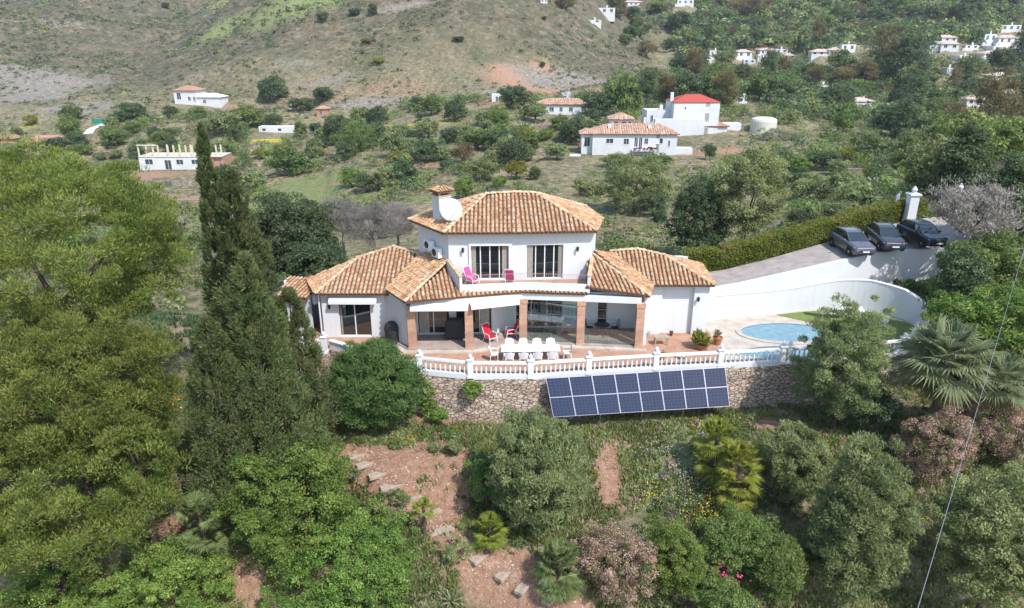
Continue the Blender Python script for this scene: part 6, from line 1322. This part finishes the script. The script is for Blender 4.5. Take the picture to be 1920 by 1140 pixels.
# ---- dense far woodland and scrub: uncountable masses
def mass(name, pts, rad, per, leaf, kind, style='leaf', squash=.75, label=None):
    n = len(pts); k = np.repeat(np.arange(n), per); q = rdir(len(k)); q[:, 2] = np.abs(q[:, 2]); r = rad[k]
    P = pts[k]+q*(r*(.55+.5*rng.random(len(k))))[:, None]*np.array([1, 1, squash]); D, U = orient(q, .6)
    ln = leaf*r*(.6+.8*rng.random(len(k))); v = .5+rng.normal(0, .2, n)[k]+rng.normal(0, .13, len(k))
    o = quads(name, P, D, U, ln, ln*.6, v, M['l_'+kind]); tag(o, kind='stuff'); 
    if label: o['label'] = label
def scatter(n, umin, umax, tmin, tmax, dens=None):
    t = np.sqrt(rng.random(n)*(tmax**2-tmin**2)+tmin**2); u = umin+(umax-umin)*rng.random(n); x = u*t; y = t+CAMY
    if dens is not None: m = rng.random(n) < dens(x, y, u, t); x, y, t = x[m], y[m], t[m]
    for bx, by, br in BLD: m = ~(((np.abs(x-bx) < br*.9) & (y-by < br) & (y-by > -14))); x, y, t = x[m], y[m], t[m]
    m = ~cleared(x, y, 2.5)
    for p_, a_, b_ in ((MD, 9, 11), (MD2, 6, 8), (MD3, 7, 9)): m &= ((x-p_.x)/a_)**2+((y-p_.y)/b_)**2 > 1
    x, y, t = x[m], y[m], t[m]
    return x, y, t
def wood(x, y, u, t):
    dome = np.hypot((x+33)/118, (t-405)/165) < 1.0
    f = np.clip((u-.14)/.08, 0, 1)*np.clip((t-185)/50, 0, 1)*(~dome); f = np.where(t > 470, np.clip((u+.05)/.1, 0, 1), f)
    return f*np.clip(1.0+fbm(x, y, 30, 3, 9)*2.2, .3, 1)
for sd_, kd, n in ((1,'dark',5200),(2,'broad',3000),(3,'olive',2400),(4,'rust',500)):
    x, y, t = scatter(n*2, .1, .95, 165, 720, wood); rad = 1.8+3.2*rng.random(len(x)); pts = np.stack([x, y, H(x, y)+rad*.35], -1); nr = t < 330
    mass('woodland', pts[nr], rad[nr]*.85, 110, .11, kd, label='nearer dense woodland on the right hand slopes')
    pts, rad = pts[~nr], rad[~nr]
    mass('woodland', pts, rad, 60, .18, kd, label='dense far woodland covering the right hand slopes')
def scr(x, y, u, t): return np.clip(.5+fbm(x, y, 25, 3, 17)*3.0, .06, 1)
for kd, n, rr_, lf in (('olive',15000,(.3,1.0),.34),('dark',19000,(.3,1.2),.34),('yellowish',2600,(.3,.8),.36),('dry',9000,(.3,.9),.34)):
    x, y, t = scatter(n*2, -.95, .5, 60, 640, scr); rad = (rr_[0]+(rr_[1]-rr_[0])*rng.random(len(x))**2.2)*np.clip(t/240, .45, 1.5); pts = np.stack([x, y, H(x, y)+rad*.1], -1)
    mass('scrub', pts, rad, 13, lf, kd, squash=.6, label='low scrub dotted over the hills and fields')
x, y, t = scatter(9000, -.75, .95, 56, 230, lambda x, y, u, t: np.clip(.3+fbm(x, y, 12, 3, 27)*3+.7*(u > .1), .03, 1)); rad = .35+.9*rng.random(len(x))**2; pts = np.stack([x, y, H(x, y)+rad*.2], -1)
h = len(x)//2; mass('undergrowth', pts[:h], rad[:h], 40, .18, 'broad', label='undergrowth of the valley floor'); mass('undergrowth', pts[h:], rad[h:], 40, .18, 'olive', label='undergrowth of the valley floor')

def belts(x, y, u, t): return np.clip(fbm(x, y, 16, 3, 63)*9-.3+.3*(u > .05)+.7*np.clip((u-.3)/.2, 0, 1)+.5*np.clip((u-.05)/.1, 0, 1)*(t > 120)*(t < 200), 0, 1)*(~((u < -.18) & (u > -.32) & (t > 118) & (t < 150)))
for kd, n in (('broad',1500),('dark',1000),('olive',1300),('bright',500)):
    x, y, t = scatter(n, -.72, .9, 72, 235, belts); rad = .8+1.5*rng.random(len(x))**1.5; pts = np.stack([x, y, H(x, y)+rad*.5], -1)
    mass('thicket', pts, rad, 110, .13, kd, squash=.95, label='thickets of the valley between the terraces')

# ---- grass and weeds on the garden slope
def weeds(name, n, xr, yr, kind, ln, dens, per=9, label='weeds and grass on the garden slope', cut=None):
    x = rng.uniform(*xr, n); y = rng.uniform(*yr, n); d_ = fbm(x, y, 3.2, 3, 41)+dens
    m = rng.random(n) < np.clip(d_*2.2, 0, 1)
    ok = ~inpoly(x, y, [(e[0], e[1]-.5) for e in EDGE]+[(28,20),(-14,20)])
    soil_ = np.zeros(n, bool)
    for (px, py, rx, ry) in SOILC: p = px_cache[(px, py)]; soil_ |= (((x-p.x)/rx)**2+((y-p.y)/ry)**2 < 1) & (rng.random(n) < .93)
    m &= ok & ~soil_; x, y = x[m], y[m]; z = H(x, y); k = np.repeat(np.arange(len(x)), per); nn = len(k)
    off = rng.normal(0, .13, (nn, 2)); D = unit(np.stack([rng.normal(0, .45, nn), rng.normal(0, .45, nn), np.ones(nn)], -1)); U = unit(np.cross(D, rdir(nn)))
    l_ = ln*(.5+rng.random(nn)); P = np.stack([x[k]+off[:, 0], y[k]+off[:, 1], z[k]+l_*.7], -1)
    v = .5+.25*np.sin(x[k]*1.1+y[k]*.7)+rng.normal(0, .18, nn)
    o = quads(name, P, D, U, l_, l_*.3, v, M['l_'+kind]); tag(o, label, kind='stuff')
SOILC = [(815,850,2.0,1.2),(745,870,1.6,1.1),(840,940,1.2,1.3),(700,850,1.2,.7),(950,1085,1.7,.9),(870,1020,1.0,1.1),(1020,1115,1.6,.6),(830,790,1.8,.5),(1140,880,.7,1.4),(1160,835,.9,.5),(1450,800,1.3,.8),(330,990,1.5,1.2),(450,1090,1.2,1)]
SOILC += [(a, b, .85, .7) for a, b in PATHPX]
px_cache = {(a, b): G(a, b) for a, b, _, _ in SOILC}
weeds('dry_grass', 34000, (-24,36), (-22,-1), 'straw', .11, .12, label='dry straw coloured grass on the garden slope'); weeds('weeds', 28000, (-24,36), (-22,-1), 'broad', .12, .3); weeds('weeds', 26000, (-24,36), (-22,-1), 'olive', .11, .22); weeds('weeds', 24000, (-24,36), (-22,-1), 'yellowish', .10, .15)
weeds('weeds', 7000, (28,44), (-4,18), 'broad', .2, .05); weeds('weeds', 7000, (-30,-13), (-4,18), 'dark', .2, .05)
n_ = 5200; ids = rng.integers(0, len(SOILC), n_); X_ = np.array([px_cache[(SOILC[i][0], SOILC[i][1])].x+rng.normal()*SOILC[i][2]*.6 for i in ids]); Y_ = np.array([px_cache[(SOILC[i][0], SOILC[i][1])].y+rng.normal()*SOILC[i][3]*.6 for i in ids])
ok = ~inpoly(X_, Y_, [(e[0], e[1]-.5) for e in EDGE]+[(28,20),(-14,20)]); X_, Y_ = X_[ok], Y_[ok]; D, U = orient(np.tile([0, -.2, 1.], (len(X_), 1)), .5); s_ = .015+.05*rng.random(len(X_))**3
o = quads('gravel', np.stack([X_, Y_, H(X_, Y_)+.02], -1), D, U, s_, s_*.8, rng.random(len(X_)), attr_mat('pebbles', [(0,(.18,.11,.08)),(.5,(.40,.29,.22)),(1,(.44,.35,.28))])); tag(o, 'pebbles and clods on the red soil', kind='stuff')
def slopeshrubs(n, kind, r_, per, leaf, dens):
    n = int(n*1.5); dens += .12
    x = rng.uniform(-24, 34, n); y = rng.uniform(-21, -2.5, n); m = (rng.random(n) < np.clip(dens+fbm(x, y, 4, 3, 77)*3, 0, 1)) & ~inpoly(x, y, [(e[0], e[1]-1) for e in EDGE]+[(28,20),(-14,20)])
    for (px, py, rx, ry) in SOILC: p = px_cache[(px, py)]; m &= ~(((x-p.x)/rx)**2+((y-p.y)/ry)**2 < 1.1)
    x, y = x[m], y[m]; rad = r_*(.5+1.1*rng.random(len(x))**1.5); mass('slope_scrub', np.stack([x, y, H(x, y)+rad*.1], -1), rad, per, leaf, kind, style='wispy', squash=.9, label='low mixed shrubs covering the garden slope')
slopeshrubs(1100, 'olive', .32, 150, .15, .3); slopeshrubs(1000, 'broad', .32, 150, .14, .3); slopeshrubs(800, 'bright', .28, 130, .14, .25); slopeshrubs(500, 'pinkish', .28, 130, .13, .2); slopeshrubs(900, 'yellowish', .24, 110, .15, .3); slopeshrubs(900, 'dry', .24, 100, .15, .3)
def flowers(name, px, py, rx, ry, n, col, label, s=.034, h=.3):
    g = G(px, py); x = g.x+rng.normal(0, rx/2, n); y = g.y+rng.normal(0, ry/2, n); D, U = orient(np.tile([0, -.4, 1.], (n, 1)), .5)
    o = quads(name, np.stack([x, y, H(x, y)+h*rng.random(n)+.1], -1), D, U, s, s, rng.random(n), col); tag(o, label, kind='stuff')
fy = attr_mat('yellow_petals', [(0,(.55,.40,.02)),(1,(.75,.62,.05))]); fw = attr_mat('white_petals', [(0,(.55,.52,.55)),(1,(.75,.73,.78))]); fp = attr_mat('pink_petals', [(0,(.60,.02,.12)),(1,(.75,.10,.25))]); fo = attr_mat('orange_petals', [(0,(.60,.22,.04)),(1,(.70,.38,.08))])
flowers('yellow_flowers', 1350,945,2.0,1.0,240,fy,'yellow wild flowers on the slope'); flowers('yellow_flowers', 1225,930,.8,.5,90,fy,'yellow wild flowers on the slope'); flowers('yellow_flowers', 1325,975,.8,.8,90,fy,'yellow wild flowers on the slope')
flowers('white_flowers', 1260,870,2.2,2.0,420,fw,'small white flowers under the solar panels',.02); flowers('white_flowers', 1280,920,2.2,1.0,200,fw,'small white flowers under the solar panels',.02)
flowers('pink_flowers', 1345,1105,1.3,.5,110,fp,'bright pink flowers at the bottom edge',.06,1.1); flowers('orange_flowers', 300,770,1.2,.8,260,fo,'orange leaves between the pines and cypresses',.07,.9); flowers('orange_flowers', 1775,850,.9,.6,120,fo,'orange flowers on the pink bush',.05,2.2)
# leftover prototypes not used by any placed tree
for k_, pr in protos.items():
    if pr[1]:
        for c_ in [c for c in C.objects if c.parent == pr[0]]: bpy.data.objects.remove(c_)
        bpy.data.objects.remove(pr[0])

# ================================================================ AIR
hm = bpy.data.materials.new('haze'); hm.use_nodes = True; N = hm.node_tree.nodes; L = hm.node_tree.links; N.remove(N['Principled BSDF'])
pv = N.new('ShaderNodeVolumePrincipled'); pv.inputs['Color'].default_value = (.80,.88,1,1); pv.inputs['Density'].default_value = .00014; pv.inputs['Anisotropy'].default_value = .2
L.new(pv.outputs[0], N['Material Output'].inputs['Volume'])
b = MB(); b.box(-1150,-60,-60,1150,870,330); o = b.build('haze', hm, None); tag(o, kind='stuff')
